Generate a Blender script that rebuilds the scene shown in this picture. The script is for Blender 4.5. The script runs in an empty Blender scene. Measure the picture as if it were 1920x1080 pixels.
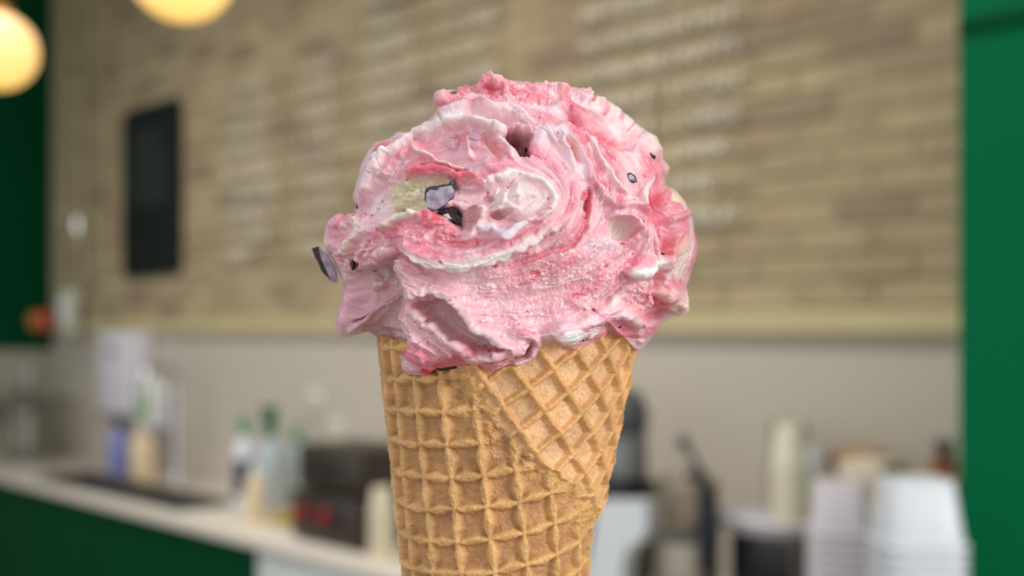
import bpy, bmesh, math, random
import numpy as np
from mathutils import Vector, Matrix

# ------------------------------------------------------------------ camera, world, light
F = 1900.0                      # focal length in pixels of the 1920x1080 frame
HY = 620.0                      # horizon row
EYE = 1.64                      # camera height
Z0 = 0.243                      # distance of the cone's axis
VX = -2060.0                    # vanishing point of the back wall's lines, from the image centre
_l = math.hypot(VX, F)
TC = Vector((-VX / _l, -F / _l, 0))                  # along the wall, in the camera's frame
NC = Vector((F / _l, -VX / _l, 0))                   # into the wall, in the camera's frame
YAW = -math.atan2(TC.y, TC.x)                        # the room is built square to the axes, the camera looks across it
def RW(x, y, z=0.0):
    v = Vector((x, y, 0)); return Vector((v.dot(TC), v.dot(NC), z))
scene = bpy.context.scene
cam = bpy.data.cameras.new('camera')
cam_o = bpy.data.objects.new('camera', cam)
scene.collection.objects.link(cam_o)
cam_o.location = (0, 0, EYE)
cam_o.rotation_euler = (math.pi / 2, 0, YAW)
cam.sensor_width = 36.0
cam.lens = 36.0 * F / 1920.0
cam.shift_y = (HY - 540.0) / 1920.0
cam.clip_start = 0.01
cam.clip_end = 100
cam.dof.use_dof = True
cam.dof.focus_distance = 0.216
cam.dof.aperture_fstop = 7.4
scene.camera = cam_o

world = bpy.data.worlds.new('daylight')
scene.world = world
world.use_nodes = True
bg = world.node_tree.nodes['Background']
bg.inputs['Color'].default_value = (0.93, 0.96, 1.0, 1)
bg.inputs['Strength'].default_value = 0.8

def area(name, loc, target, size, power, color):
    l = bpy.data.lights.new(name, 'AREA')
    l.shape = 'RECTANGLE'; l.size, l.size_y = size
    l.energy = power; l.color = color
    o = bpy.data.objects.new(name, l)
    scene.collection.objects.link(o)
    o.location = loc
    o.rotation_euler = (Vector(target) - Vector(loc)).to_track_quat('-Z', 'Y').to_euler()
    return o
# daylight of the shop-front window, behind the camera and to its right
area('shopfront_daylight', RW(4.2, -2.6, 3.1), RW(0.0, 1.0, 1.5), (2.4, 2.0), 165, (1.0, 0.98, 0.95))
# unseen area lamp added overhead to brighten the back wall and worktop
area('overhead_fill_light', (-2.3, 1.2, 3.8), (-2.3, 2.0, 0.9), (5.0, 0.5), 36, (1.0, 0.95, 0.88)).data.spread = math.radians(115)

scene.view_settings.view_transform = 'Standard'
scene.view_settings.look = 'None'
scene.view_settings.gamma = 1.0
scene.view_settings.use_curve_mapping = False
scene.view_settings.exposure = 0.14

# ------------------------------------------------------------------ helpers
COL = scene.collection
rnd = random.Random(7)
T = Vector((1, 0, 0)); N = Vector((0, 1, 0)); PHI = 0.0
D = 2.65                                             # distance to the wall
TOPZ = 0.90                                          # worktop height

def at(px, q, py=None):
    """point at pixel column px lying q metres from the camera measured towards the wall"""
    u = (px - 960) / F
    y = q / (NC.x * u + NC.y)
    z = 0 if py is None else EYE - (py - HY) / F * y
    return RW(u * y, y, z)
def S(px, q):
    return at(px, q).dot(T)
def ZP(py, px, q):
    return at(px, q, py).z
def W(s, q, z=0):
    v = T * s + N * q
    return Vector((v.x, v.y, z))

def lin(c):
    out = []
    for v in c[:3]:
        v /= 255.0
        out.append(v / 12.92 if v <= 0.04045 else ((v + 0.055) / 1.055) ** 2.4)
    return tuple(out) + (1.0,)

MATS = {}
def mat(name, rgb, rough=0.5, metal=0.0, noise=0.0, scale=20.0, rgb2=None, bump=0.0, trans=0.0, emit=0.0, coat=0.0, spec=0.5):
    if name in MATS: return MATS[name]
    m = bpy.data.materials.new(name); m.use_nodes = True
    nt = m.node_tree; b = nt.nodes['Principled BSDF']
    b.inputs['Base Color'].default_value = lin(rgb)
    b.inputs['Roughness'].default_value = rough
    b.inputs['Metallic'].default_value = metal
    b.inputs['Transmission Weight'].default_value = trans
    b.inputs['Coat Weight'].default_value = coat
    if emit:
        b.inputs['Emission Color'].default_value = lin(rgb)
        b.inputs['Emission Strength'].default_value = emit
    b.inputs['Specular IOR Level'].default_value = spec
    tc = nt.nodes.new('ShaderNodeTexCoord')
    nz = nt.nodes.new('ShaderNodeTexNoise')
    nz.inputs['Scale'].default_value = scale; nz.inputs['Detail'].default_value = 5
    nt.links.new(tc.outputs['Object'], nz.inputs['Vector'])
    mx = nt.nodes.new('ShaderNodeMix'); mx.data_type = 'RGBA'
    mp = nt.nodes.new('ShaderNodeMapRange')
    mp.inputs['From Min'].default_value = 0.35; mp.inputs['From Max'].default_value = 0.65
    mp.inputs['To Max'].default_value = noise if noise else 0.15
    nt.links.new(nz.outputs['Fac'], mp.inputs['Value'])
    nt.links.new(mp.outputs['Result'], mx.inputs['Factor'])
    mx.inputs['A'].default_value = lin(rgb)
    mx.inputs['B'].default_value = lin(rgb2 if rgb2 else tuple(v * 0.88 for v in rgb))
    nt.links.new(mx.outputs['Result'], b.inputs['Base Color'])
    if bump:
        bp = nt.nodes.new('ShaderNodeBump'); bp.inputs['Strength'].default_value = bump
        bp.inputs['Distance'].default_value = 0.004
        nt.links.new(nz.outputs['Fac'], bp.inputs['Height'])
        nt.links.new(bp.outputs['Normal'], b.inputs['Normal'])
    MATS[name] = m
    return m

ORDT = ['topmost', 'second', 'third', 'fourth', 'fifth', 'sixth', 'seventh', 'eighth', 'ninth', 'tenth', 'eleventh', 'twelfth', 'thirteenth', 'fourteenth', 'fifteenth', 'sixteenth', 'seventeenth', 'eighteenth', 'nineteenth', 'twentieth']
def from_top(k, n):
    i = n - 1 - k
    return 'topmost' if i == 0 else ('lowest' if k == 0 else (ORDT[i] + ' from the top' if i <= k else ORDT[k] + ' from the bottom'))
class MB:
    """collects shapes into one mesh"""
    def __init__(self): self.bm = bmesh.new()
    def box(self, x0, x1, y0, y1, z0, z1, bev=0.0, seg=2):
        g = bmesh.ops.create_cube(self.bm, size=1.0)
        vs = g['verts']
        for v in vs:
            v.co = Vector((x0 + (v.co.x + .5) * (x1 - x0), y0 + (v.co.y + .5) * (y1 - y0), z0 + (v.co.z + .5) * (z1 - z0)))
        if bev:
            es = {e for v in vs for e in v.link_edges}
            bmesh.ops.bevel(self.bm, geom=list(es), offset=bev, segments=seg, affect='EDGES', profile=0.5)
        return self
    def lathe(self, prof, n=28, c=(0, 0), cap=True):
        rings = []
        for r, z in prof:
            if r < 1e-6:
                rings.append([self.bm.verts.new((c[0], c[1], z))])
            else:
                rings.append([self.bm.verts.new((c[0] + r * math.cos(2 * math.pi * k / n), c[1] + r * math.sin(2 * math.pi * k / n), z)) for k in range(n)])
        for a, b in zip(rings, rings[1:]):
            for k in range(n):
                k2 = (k + 1) % n
                if len(a) == 1 and len(b) == 1: continue
                if len(a) == 1: self.bm.faces.new((a[0], b[k2], b[k]))
                elif len(b) == 1: self.bm.faces.new((a[k], a[k2], b[0]))
                else: self.bm.faces.new((a[k], a[k2], b[k2], b[k]))
        if cap:
            if len(rings[0]) > 1: self.bm.faces.new(rings[0][::-1])
            if len(rings[-1]) > 1: self.bm.faces.new(rings[-1])
        return self
    def tube(self, pts, r, n=14):
        pts = [Vector(p) for p in pts]
        rs = r if isinstance(r, (list, tuple)) else [r] * len(pts)
        rings = []; up = None
        for i, p in enumerate(pts):
            t = (pts[min(i + 1, len(pts) - 1)] - pts[max(i - 1, 0)]).normalized()
            if up is None:
                up = t.orthogonal().normalized()
            up = (up - t * up.dot(t)).normalized()
            sd = t.cross(up)
            rings.append([self.bm.verts.new(p + (up * math.cos(2 * math.pi * k / n) + sd * math.sin(2 * math.pi * k / n)) * rs[i]) for k in range(n)])
        for a, b in zip(rings, rings[1:]):
            for k in range(n):
                self.bm.faces.new((a[k], a[(k + 1) % n], b[(k + 1) % n], b[k]))
        self.bm.faces.new(rings[0][::-1]); self.bm.faces.new(rings[-1])
        return self
    def prism(self, poly, y0, y1):
        """polygon in local x,z extruded along y"""
        a = [self.bm.verts.new((x, y0, z)) for x, z in poly]
        b = [self.bm.verts.new((x, y1, z)) for x, z in poly]
        self.bm.faces.new(a[::-1]); self.bm.faces.new(b)
        n = len(poly)
        for k in range(n):
            self.bm.faces.new((a[k], a[(k + 1) % n], b[(k + 1) % n], b[k]))
        return self
    def taper(self, hx0, hy0, z0, hx1, hy1, z1, bev=0.0):
        vs = [self.bm.verts.new((sx * hx, sy * hy, z)) for hx, hy, z in ((hx0, hy0, z0), (hx1, hy1, z1)) for sx, sy in ((-1, -1), (1, -1), (1, 1), (-1, 1))]
        fs = [(3, 2, 1, 0), (4, 5, 6, 7), (0, 1, 5, 4), (1, 2, 6, 5), (2, 3, 7, 6), (3, 0, 4, 7)]
        for f in fs: self.bm.faces.new([vs[i] for i in f])
        if bev:
            es = {e for v in vs for e in v.link_edges}
            bmesh.ops.bevel(self.bm, geom=list(es), offset=bev, segments=3, affect='EDGES', profile=0.5)
        return self
    def sqshell(self, prof, cap0=False, cap1=False, n=32, p=5.0):
        rings = []
        for hx, hy, z in prof:
            r_ = []
            for k in range(n):
                a = 2 * math.pi * (k + .5) / n; c, s_ = math.cos(a), math.sin(a)
                r_.append(self.bm.verts.new((hx * math.copysign(abs(c) ** (2 / p), c), hy * math.copysign(abs(s_) ** (2 / p), s_), z)))
            rings.append(r_)
        for a, b in zip(rings, rings[1:]):
            for k in range(n): self.bm.faces.new((a[k], a[(k + 1) % n], b[(k + 1) % n], b[k]))
        if cap0: self.bm.faces.new(rings[0])
        if cap1: self.bm.faces.new(rings[-1])
        return self
    def ball(self, c, r, sc=(1, 1, 1)):
        g = bmesh.ops.create_uvsphere(self.bm, u_segments=24, v_segments=14, radius=r)
        for v in g['verts']:
            v.co = Vector((v.co.x * sc[0] + c[0], v.co.y * sc[1] + c[1], v.co.z * sc[2] + c[2]))
        return self
    def build(self, name, m, parent=None, smooth=True):
        bmesh.ops.recalc_face_normals(self.bm, faces=self.bm.faces)
        me = bpy.data.meshes.new(name); self.bm.to_mesh(me); self.bm.free()
        if smooth:
            me.polygons.foreach_set('use_smooth', [True] * len(me.polygons))
            try: me.set_sharp_from_angle(angle=math.radians(38))
            except Exception: pass
        me.materials.append(m)
        o = bpy.data.objects.new(name, me); COL.objects.link(o)
        if parent: o.parent = parent
        return o

def thing(name, label, cat, loc, rz=PHI, group=None):
    o = bpy.data.objects.new(name, None); COL.objects.link(o)
    o.empty_display_size = 0.05
    o.location = loc; o.rotation_euler = (0, 0, rz)
    tag(o, label, cat, group)
    return o
def tag(o, label, cat, group=None):
    o['label'] = label; o['category'] = cat
    if group: o['group'] = group
    return o
def struct(o, label=None):
    o['kind'] = 'structure'
    if label: o['label'] = label
    o.rotation_euler = (0, 0, PHI)
    return o
def copy_tree(o, parent=None):
    c = o.copy(); COL.objects.link(c); c.parent = parent
    for ch in o.children: copy_tree(ch, c)
    return c

# ------------------------------------------------------------------ materials of the room
def brick_mat():
    dim = lambda c: lin(tuple(v * .925 for v in c))
    m = bpy.data.materials.new('whitewashed_brick'); m.use_nodes = True
    nt = m.node_tree; b = nt.nodes['Principled BSDF']; b.inputs['Roughness'].default_value = 0.85
    oi = nt.nodes.new('ShaderNodeObjectInfo'); ge = nt.nodes.new('ShaderNodeNewGeometry')
    ad = nt.nodes.new('ShaderNodeMath'); ad.operation = 'ADD'
    nt.links.new(oi.outputs['Random'], ad.inputs[0]); nt.links.new(ge.outputs['Random Per Island'], ad.inputs[1])
    fr = nt.nodes.new('ShaderNodeMath'); fr.operation = 'FRACT'; nt.links.new(ad.outputs[0], fr.inputs[0])
    cr = nt.nodes.new('ShaderNodeValToRGB')
    e = cr.color_ramp.elements
    e[0].position = 0.0; e[0].color = dim((158, 136, 114))
    e[1].position = 1.0; e[1].color = dim((208, 190, 150))
    for p, c in ((0.08, (166, 145, 120)), (0.16, (184, 164, 130)), (0.5, (194, 175, 138)), (0.8, (200, 182, 144))):
        x = cr.color_ramp.elements.new(p); x.color = dim(c)
    nt.links.new(fr.outputs[0], cr.inputs['Fac'])
    tc = nt.nodes.new('ShaderNodeNewGeometry')
    nz = nt.nodes.new('ShaderNodeTexNoise'); nz.inputs['Scale'].default_value = 5.5; nz.inputs['Detail'].default_value = 6
    nt.links.new(tc.outputs['Position'], nz.inputs['Vector'])
    mr = nt.nodes.new('ShaderNodeMapRange'); mr.inputs['From Min'].default_value = 0.48; mr.inputs['From Max'].default_value = 0.7; mr.inputs['To Max'].default_value = 0.6
    nt.links.new(nz.outputs['Fac'], mr.inputs['Value'])
    mx = nt.nodes.new('ShaderNodeMix'); mx.data_type = 'RGBA'
    nt.links.new(mr.outputs['Result'], mx.inputs['Factor']); nt.links.new(cr.outputs['Color'], mx.inputs['A'])
    mx.inputs['B'].default_value = dim((164, 140, 112))
    nt.links.new(mx.outputs['Result'], b.inputs['Base Color'])
    return m
M_BRICK = brick_mat()
M_MORTAR = mat('pale_mortar', (182, 167, 134), 0.9, noise=0.5, scale=6, rgb2=(158, 141, 111))
M_PLASTER = mat('cream_plaster', (200, 191, 176), 0.7, noise=0.25, scale=3, rgb2=(190, 182, 166))
M_LEDGE = mat('painted_ledge', (206, 192, 146), 0.6, noise=0.4, scale=5, rgb2=(190, 176, 132))
M_GREEN = mat('green_paint', (0, 98, 60), 0.6, noise=0.15, scale=4, spec=.06)
M_GREEN_DARK = mat('dark_green_paint', (0, 66, 38), 0.6, noise=0.15, scale=4, spec=.06)
M_STEEL = mat('brushed_steel', (150, 150, 142), 0.34, 0.85, noise=0.3, scale=8)
M_CHROME = mat('chrome', (215, 215, 212), 0.12, 1.0)
M_QUARTZ = mat('pale_quartz', (236, 226, 212), 0.28, noise=0.35, scale=14, rgb2=(224, 213, 200))
M_WHITE = mat('white_plastic', (232, 232, 236), 0.4)
M_CREAM = mat('cream_card', (226, 214, 184), 0.6)
M_BLACK = mat('black_plastic', (20, 20, 24), 0.35)
M_BLACKBOARD = mat('blackboard', (10, 20, 17), 0.6, noise=0.4, scale=9, rgb2=(20, 28, 25))
M_CHALK = mat('chalk', (70, 78, 72), 0.9)
M_LETTER = mat('pale_letter', (240, 232, 214), 0.6)
M_RAIL = mat('dark_rail', (150, 132, 102), 0.7)
M_FLOOR = mat('floor_tile', (150, 140, 128), 0.5, noise=0.4, scale=3)
M_CEIL = mat('ceiling_paint', (206, 200, 188), 0.8)

# ------------------------------------------------------------------ the room
SL = S(100, D)                    # left corner
SR = 0.35
CEIL = 3.85
o = MB().box(SL - 0.15, SR, D, D + 0.15, 0, CEIL).build('wall_back', M_PLASTER, smooth=False); struct(o, 'cream plaster wall with whitewashed brick above the ledge')
wall_back = o
o = MB().box(SL - 0.15, SL, D - 3.6, D + 0.0, 0, 1.526).build('wall_left_lower', mat('steel_cladding', (176, 174, 154), 0.4, .25, noise=.3, scale=6), smooth=False); struct(o, 'steel clad lower wall at the left end')
o = MB().box(SL - 0.15, SL + 0.004, D - 3.6, D + 0.0, 1.526, CEIL).build('wall_left', M_GREEN_DARK, smooth=False); struct(o, 'dark green painted wall at the left end')
o = MB().box(SL - 0.2, 4.6, -4.0, D + 0.15, -0.08, 0).build('floor', M_FLOOR, smooth=False); struct(o)
o = MB().box(SL - 0.2, 4.6, 0.6, D + 0.15, CEIL, CEIL + 0.1).build('ceiling', M_CEIL, smooth=False); struct(o)
# green partition at the right, parallel to the wall
QP = 1.75
SPE = S(1797, QP)
o = MB().box(SPE, SPE + 2.2, QP, D, 0, CEIL, 0.004).build('wall_right', M_GREEN, smooth=False); struct(o, 'green painted partition at the right')
wall_right = o
zt = ZP(40, 1860, QP)
g = MB().box(SPE, SPE + 2.2, QP - 0.006, QP + 0.001, zt - 0.012, zt + 0.012, 0.002).build('trim_1', M_GREEN_DARK, smooth=False); struct(g, 'dark green strip across the green partition')
# ledge under the bricks
o = MB().box(SL, SR, D - 0.035, D, 1.632, 1.70, 0.004).build('trim_2', M_LEDGE, smooth=False); struct(o, 'tan painted ledge below the bricks')

# bricks
BL, BH, BD, JT = 0.215, 0.065, 0.016, 0.010
o = MB().box(SL, SR, D - 0.012, D, 1.70, CEIL).build('mortar', M_MORTAR, wall_back, smooth=False)
def brick_mesh(L):
    mb = MB(); bm = mb.bm; c = 0.005
    f = [bm.verts.new((x, -BD + 0, z)) for x, z in ((-L / 2 + c, -BH / 2 + c), (L / 2 - c, -BH / 2 + c), (L / 2 - c, BH / 2 - c), (-L / 2 + c, BH / 2 - c))]
    k = [bm.verts.new((x, -BD + c, z)) for x, z in ((-L / 2, -BH / 2), (L / 2, -BH / 2), (L / 2, BH / 2), (-L / 2, BH / 2))]
    w = [bm.verts.new((x, 0, z)) for x, z in ((-L / 2, -BH / 2), (L / 2, -BH / 2), (L / 2, BH / 2), (-L / 2, BH / 2))]
    bm.faces.new(f)
    for i in range(4):
        j = (i + 1) % 4
        bm.faces.new((f[i], k[i], k[j], f[j])); bm.faces.new((k[i], w[i], w[j], k[j]))
    bmesh.ops.recalc_face_normals(bm, faces=bm.faces)
    me = bpy.data.meshes.new('brick'); bm.to_mesh(me); bm.free(); me.materials.append(M_BRICK)
    return me
BM_FULL, BM_HALF = brick_mesh(BL), brick_mesh((BL - JT) / 2)
cells = []
row = 0; z = 1.705 + BH / 2
while z + BH / 2 < CEIL:
    s = SR - 0.01 - (0.0 if row % 2 else (BL + JT) / 2)
    if row % 2 == 0:
        cells.append((SR - 0.01 - (BL - JT) / 4, z, True))
    while s - BL > SL:
        cells.append((s - BL / 2, z, False)); s -= BL + JT
    z += BH + JT; row += 1
def vis(c):
    p = TC * c[0] + NC * D; p.z = c[1]; x = 960 + F * p.x / p.y; y = HY - F * (p.z - EYE) / p.y
    ok = -40 < x < 1810 and -30 < y < 640 and not (680 < x < 1230 and 200 < y < 640)
    return (1.0 / p.y if ok else 0)
cells.sort(key=vis, reverse=True)
near, far = cells[:290], cells[290:]
for s, z, half in near:
    b = bpy.data.objects.new('brick', BM_HALF if half else BM_FULL); COL.objects.link(b); b.parent = wall_back
    b.location = (s, D - 0.004 + rnd.uniform(-0.004, 0.003), z); b.rotation_euler = (0, rnd.uniform(-.006, .006), rnd.uniform(-.01, .01))
vv, ff = [], []
for s, z, half in far:
    me = BM_HALF if half else BM_FULL; k = len(vv); dy = rnd.uniform(-0.004, 0.003)
    vv += [(v.co.x + s, v.co.y + D - 0.004 + dy, v.co.z + z) for v in me.vertices]
    ff += [tuple(i + k for i in p.vertices) for p in me.polygons]
me = bpy.data.meshes.new('brick_courses'); me.from_pydata(vv, [], ff); me.materials.append(M_BRICK)
o = bpy.data.objects.new('brick_courses', me); COL.objects.link(o); o.parent = wall_back; o['kind'] = 'stuff'

# ------------------------------------------------------------------ menu of raised letters on rails
QW = D - 0.0255
def text_mesh(txt, size, depth):
    c = bpy.data.curves.new('t', 'FONT'); c.body = txt; c.size = size; c.extrude = depth; c.resolution_u = 1
    c.space_character = 1.0
    t = bpy.data.objects.new('t', c); COL.objects.link(t)
    dg = bpy.context.evaluated_depsgraph_get()
    me = bpy.data.meshes.new_from_object(t.evaluated_get(dg))
    bpy.data.objects.remove(t); bpy.data.curves.remove(c)
    me.transform(Matrix.Rotation(math.pi / 2, 4, 'X'))
    return me
ROW0, ROWD = 1.957, 0.098
COLS = [(425, 665, 9, 'left', ['MINT', 'COOKIE', 'VANILLA', 'CARAMEL', 'BANANA', 'LEMON', 'MANGO', 'COCOA', 'COFFEE'], ['MILK', 'SOY', 'OAT']),
        (690, 930, 11, 'middle', ['PLAIN', 'SALTED', 'HONEY', 'CHERRY', 'PECAN', 'ALMOND', 'MAPLE', 'PEACH', 'BERRY', 'MALT', 'PLUM'], ['CONE', 'CUP']),
        (1090, 1385, 11, 'right', ['MUD', 'ICE', 'PIE', 'FLOAT', 'SHAKE', 'SUNDAE', 'MOUNTAIN', 'IMPORTED', 'FROZEN', 'MINI', 'SWIRL'], ['MILK', 'PIE', 'MIX', 'CHEESE', 'UTAH', 'NUTS', 'PINT'])]
ORD = ['lowest', 'second lowest', 'third lowest', 'fourth lowest', 'fifth lowest', 'sixth lowest', 'seventh lowest', 'eighth lowest', 'ninth lowest', 'tenth lowest', 'eleventh lowest']
for x0, x1, nrow, side, wa, wb in COLS:
    sa, sb = S(x0, QW), S(x1, QW)
    for k in range(nrow):
        zr = ROW0 + ROWD * k
        t = thing('menu_row', '%s row of pale menu lettering on a rail, %s column of the brick wall' % (ORD[k], side), 'menu sign', W(sa, QW, zr), group='menu rows on the brick wall')
        L = sb - sa
        MB().box(-0.02, L + 0.05, -0.008, 0.0, -0.005, 0.0).build('rail', M_RAIL, t, smooth=False)
        for txt, a, b in ((wa[k % len(wa)], 0.0, 0.56), (wb[k % len(wb)], 0.66, 1.0)):
            me = text_mesh(txt, 0.072, 0.004)
            xs = [v.co.x for v in me.vertices]; wdt = max(xs) - min(xs)
            sc = min(1.35, max(0.6, L * (b - a) / wdt))
            me.transform(Matrix.Scale(sc, 4, (1, 0, 0)))
            me.materials.append(M_LETTER)
            lo = bpy.data.objects.new('lettering', me); COL.objects.link(lo); lo.parent = t; lo.location = (a * L, -0.0045, 0.004)
        MB().box(L * 0.61, L * 0.61 + 0.008, -0.008, 0.0, 0.001, 0.06).build('divider', M_LETTER, t, smooth=False)

# ------------------------------------------------------------------ blackboard
sa, sb = S(238, QW), S(343, QW)
zb, zt2 = ZP(517, 290, QW), ZP(197, 290, QW)
t = thing('blackboard', 'tall narrow blackboard with rounded corners on the brick wall', 'blackboard', W((sa + sb) / 2, QW - 0.013, zb))
hw, hh, rr = (sb - sa) / 2, zt2 - zb, 0.06
poly = []
for cx, cz, a0 in ((hw - rr, rr, -90), (hw - rr, hh - rr, 0), (-hw + rr, hh - rr, 90), (-hw + rr, rr, 180)):
    for k in range(7):
        a = math.radians(a0 + 15 * k); poly.append((cx + rr * math.cos(a), cz + rr * math.sin(a)))
MB().prism(poly, -0.012, 0.012).build('board', M_BLACKBOARD, t, smooth=False)
ch = MB()
for k in range(13):
    zc = hh * (0.42 + 0.035 * k); x = -hw * 0.66
    while x < hw * (0.35 + 0.3 * rnd.random()):
        w_ = rnd.uniform(0.012, 0.035); ch.box(x, x + w_, -0.0135, -0.0115, zc, zc + rnd.uniform(0.008, 0.018)); x += w_ + rnd.uniform(0.006, 0.02)
ch.build('chalk_writing', M_CHALK, t, smooth=False)

# ------------------------------------------------------------------ pipes, socket and valve in the left corner
t = thing('conduit', 'grey metal conduit pipe running up the brick beside the green wall', 'pipe', W(S(155, D - 0.05), D - 0.05, 1.70))
MB().tube([(0, 0, 0.1), (0, 0, CEIL - 1.70)], 0.022).build('pipe', mat('conduit_paint', (168, 160, 128), 0.5), t)
zc = ZP(425, 140, D - 0.05) - 1.70
MB().tube([(-0.03, -0.02, zc - 0.04), (-0.03, -0.02, zc + 0.04)], 0.03).build('coupling', M_CHROME, t)
for k in range(3):
    MB().box(-0.035, 0.035, -0.008, 0.03, 0.35 + 0.6 * k, 0.375 + 0.6 * k, 0.004).build('clamp', M_STEEL, t)
t = thing('trunking', 'pale cable trunking standing in the corner of the brick wall', 'pipe', W(S(118, D - 0.04), D - 0.04, 1.70))
MB().box(-0.035, 0.035, -0.02, 0.02, 0.05, CEIL - 1.70, 0.004).build('channel', mat('trunking_paint', (172, 162, 126), 0.5), t)
MB().box(-0.037, 0.037, -0.024, -0.018, 0.6, 0.63, 0.002).build('joint_cover', M_WHITE, t)
t = thing('socket_box', 'white wall box with a flap beside the red valve knob', 'switch box', W(S(130, D - 0.12), D - 0.12, ZP(626, 130, D - 0.12)))
MB().box(-0.06, 0.05, -0.04, 0.04, 0, 0.25, 0.012).build('housing', mat('box_white', (206, 208, 188), 0.5), t)
MB().box(-0.045, 0.035, -0.048, -0.039, 0.07, 0.2, 0.006).build('flap', M_WHITE, t)
pv = at(84, 2.50, 602)
t = thing('gas_valve', 'brass and red valve knobs on a pipe by the green wall', 'valve', pv, 0)
MB().tube([(SL - pv.x + .006, 0.02, 0), (0.07, 0.02, 0)], 0.018).build('pipe', M_STEEL, t)
MB().ball((-0.075, -0.02, 0), 0.06, (1, .8, 1)).build('brass_knob', mat('brass', (206, 138, 66), 0.35, 0.4), t)
MB().ball((0.06, -0.02, 0), 0.055, (.8, .8, 1.15)).build('red_knob', mat('red_knob', (190, 62, 48), 0.4), t)

# ------------------------------------------------------------------ counter
QF = D * 0.774
S_END = S(470, QF)
o = MB().box(SL, SPE - 0.003, QF, D - 0.002, TOPZ - 0.045, TOPZ, 0.006).build('worktop', M_QUARTZ); tag(o, 'long pale stone worktop along the back wall', 'worktop'); o.rotation_euler = (0, 0, PHI)
t = thing('base_cabinet', 'dark green base cabinet under the left end of the worktop', 'cabinet', W(SL, QF, 0))
LC = S_END - SL
MB().box(0.0, LC - 0.0, 0.05, D - QF - 0.02, 0.1, TOPZ - 0.046).build('body', M_GREEN_DARK, t, smooth=False)
MB().box(0.0, LC - 0.01, 0.09, D - QF - 0.02, 0.0, 0.1).build('plinth', M_BLACK, t, smooth=False)
nd = 5
for k in range(nd):
    d = MB().box(LC * k / nd + 0.002, LC * (k + 1) / nd - 0.002, 0.03, 0.05, 0.11, TOPZ - 0.05, 0.002).build('door', M_GREEN_DARK, t, smooth=False)
t = thing('undercounter_fridge', 'white undercounter fridge next to the green cabinet', 'fridge', W(S_END + 0.01, QF, 0))
MB().box(0.0, 0.7, 0.06, D - QF - 0.03, 0.02, TOPZ - 0.05, 0.006).build('body', M_WHITE, t)
d = MB().box(0.0, 0.7, 0.02, 0.06, 0.06, TOPZ - 0.055, 0.008).build('door', mat('fridge_white', (214, 220, 216), 0.35), t)
MB().tube([(0.06, 0.0, 0.3), (0.06, 0.0, 0.62)], 0.01).build('handle', M_CHROME, d)
t = thing('steel_counter_base', 'steel base unit beneath the right part of the worktop', 'cabinet', W(S_END + 0.73, QF, 0))
MB().box(0.0, SPE - 0.003 - S_END - 0.75, 0.05, D - QF - 0.03, 0.05, TOPZ - 0.05, 0.006).build('body', M_STEEL, t)
MB().box(0.02, SPE - 0.003 - S_END - 0.77, 0.04, 0.05, 0.12, TOPZ - 0.08, 0.003).build('front_panel', M_STEEL, t)

# sink and tap
qs = 2.25
s0, s1 = S(120, qs), S(390, qs)
t = thing('sink', 'steel sink with raised rim and flat dark basins on the worktop', 'sink', W((s0 + s1) / 2, qs, TOPZ))
hs = (s1 - s0) / 2
M_SINK = mat('sink_steel', (96, 94, 88), 0.4, 0.6)
M_SINKD = mat('sink_dark', (44, 44, 42), 0.5, 0.3)
r = MB()
for x0_, x1_, y0_, y1_ in ((-hs, hs, -.14, -.115), (-hs, hs, .115, .14), (-hs, -hs + .03, -.115, .115), (hs - .03, hs, -.115, .115), (-.02, .02, -.115, .115)):
    r.box(x0_, x1_, y0_, y1_, 0.0005, 0.014, 0.003)
r.build('rim', M_SINK, t)
for x0_, x1_ in ((-hs + .03, -.02), (.02, hs - .03)):
    MB().box(x0_, x1_, -.115, .115, 0.0003, 0.004).build('basin', M_SINKD, t, smooth=False)  # flat dark sheets, the basins' depth is only in the colour
pb = at(334, 2.50); s_t = pb.dot(T)
t = thing('tap', 'chrome gooseneck tap behind the sink', 'tap', W(s_t, 2.50, TOPZ))
ht = ZP(720, 334, 2.50) - TOPZ
path = [(0, 0, 0.02 + ht * k / 8) for k in range(9)]
for k in range(1, 13):
    a = math.pi * k / 12; path.append((0, -0.09 + 0.09 * math.cos(a), 0.02 + ht + 0.06 * math.sin(a)))
path += [(0, -0.18, ht - 0.03), (0, -0.18, ht - 0.09)]
MB().tube(path, 0.021).build('spout', M_CHROME, t)
MB().lathe([(0.035, 0), (0.035, 0.015), (0.025, 0.03), (0.025, 0.08), (0.018, 0.09)]).build('base', M_CHROME, t)
MB().tube([(0.02, 0, 0.06), (0.09, -0.02, 0.09)], 0.009).build('lever', M_CHROME, t)

# ------------------------------------------------------------------ stacked steel tumblers on the left wall
def tumbler_proto():
    t = thing('steel_tumbler', 'x', 'tumbler', (0, 0, 0), 0)
    MB().lathe([(0.0, 0.001), (0.034, 0.001), (0.036, 0.004), (0.046, 0.11), (0.048, 0.112), (0.0445, 0.11), (0.0345, 0.006), (0.0, 0.006)], 20).build('cup', M_CHROME, t)
    return t
tp = tumbler_proto(); first = True
for gi, (py0, n, gname) in enumerate(((742, 4, 'on the upper shelf'), (857, 8, 'standing on the worktop'))):
    for ci, px in enumerate((10, 33, 55)):
        q = 2.36 + 0.0 * ci
        base = at(px, 2.42, py0)
        base.z = base.z if gi == 0 else TOPZ + 0.002
        for k in range(n):
            o = tp if first else copy_tree(tp); first = False
            o.location = (base.x, base.y, base.z + 0.024 * k)
            o['label'] = 'steel tumbler, %s, in the %s stack %s' % (from_top(k, n), ('left', 'middle', 'right')[ci], gname)
            o['group'] = '%s stack of steel tumblers %s' % (('left', 'middle', 'right')[ci], gname)
b0 = at(33, 2.42, 742)
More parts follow.
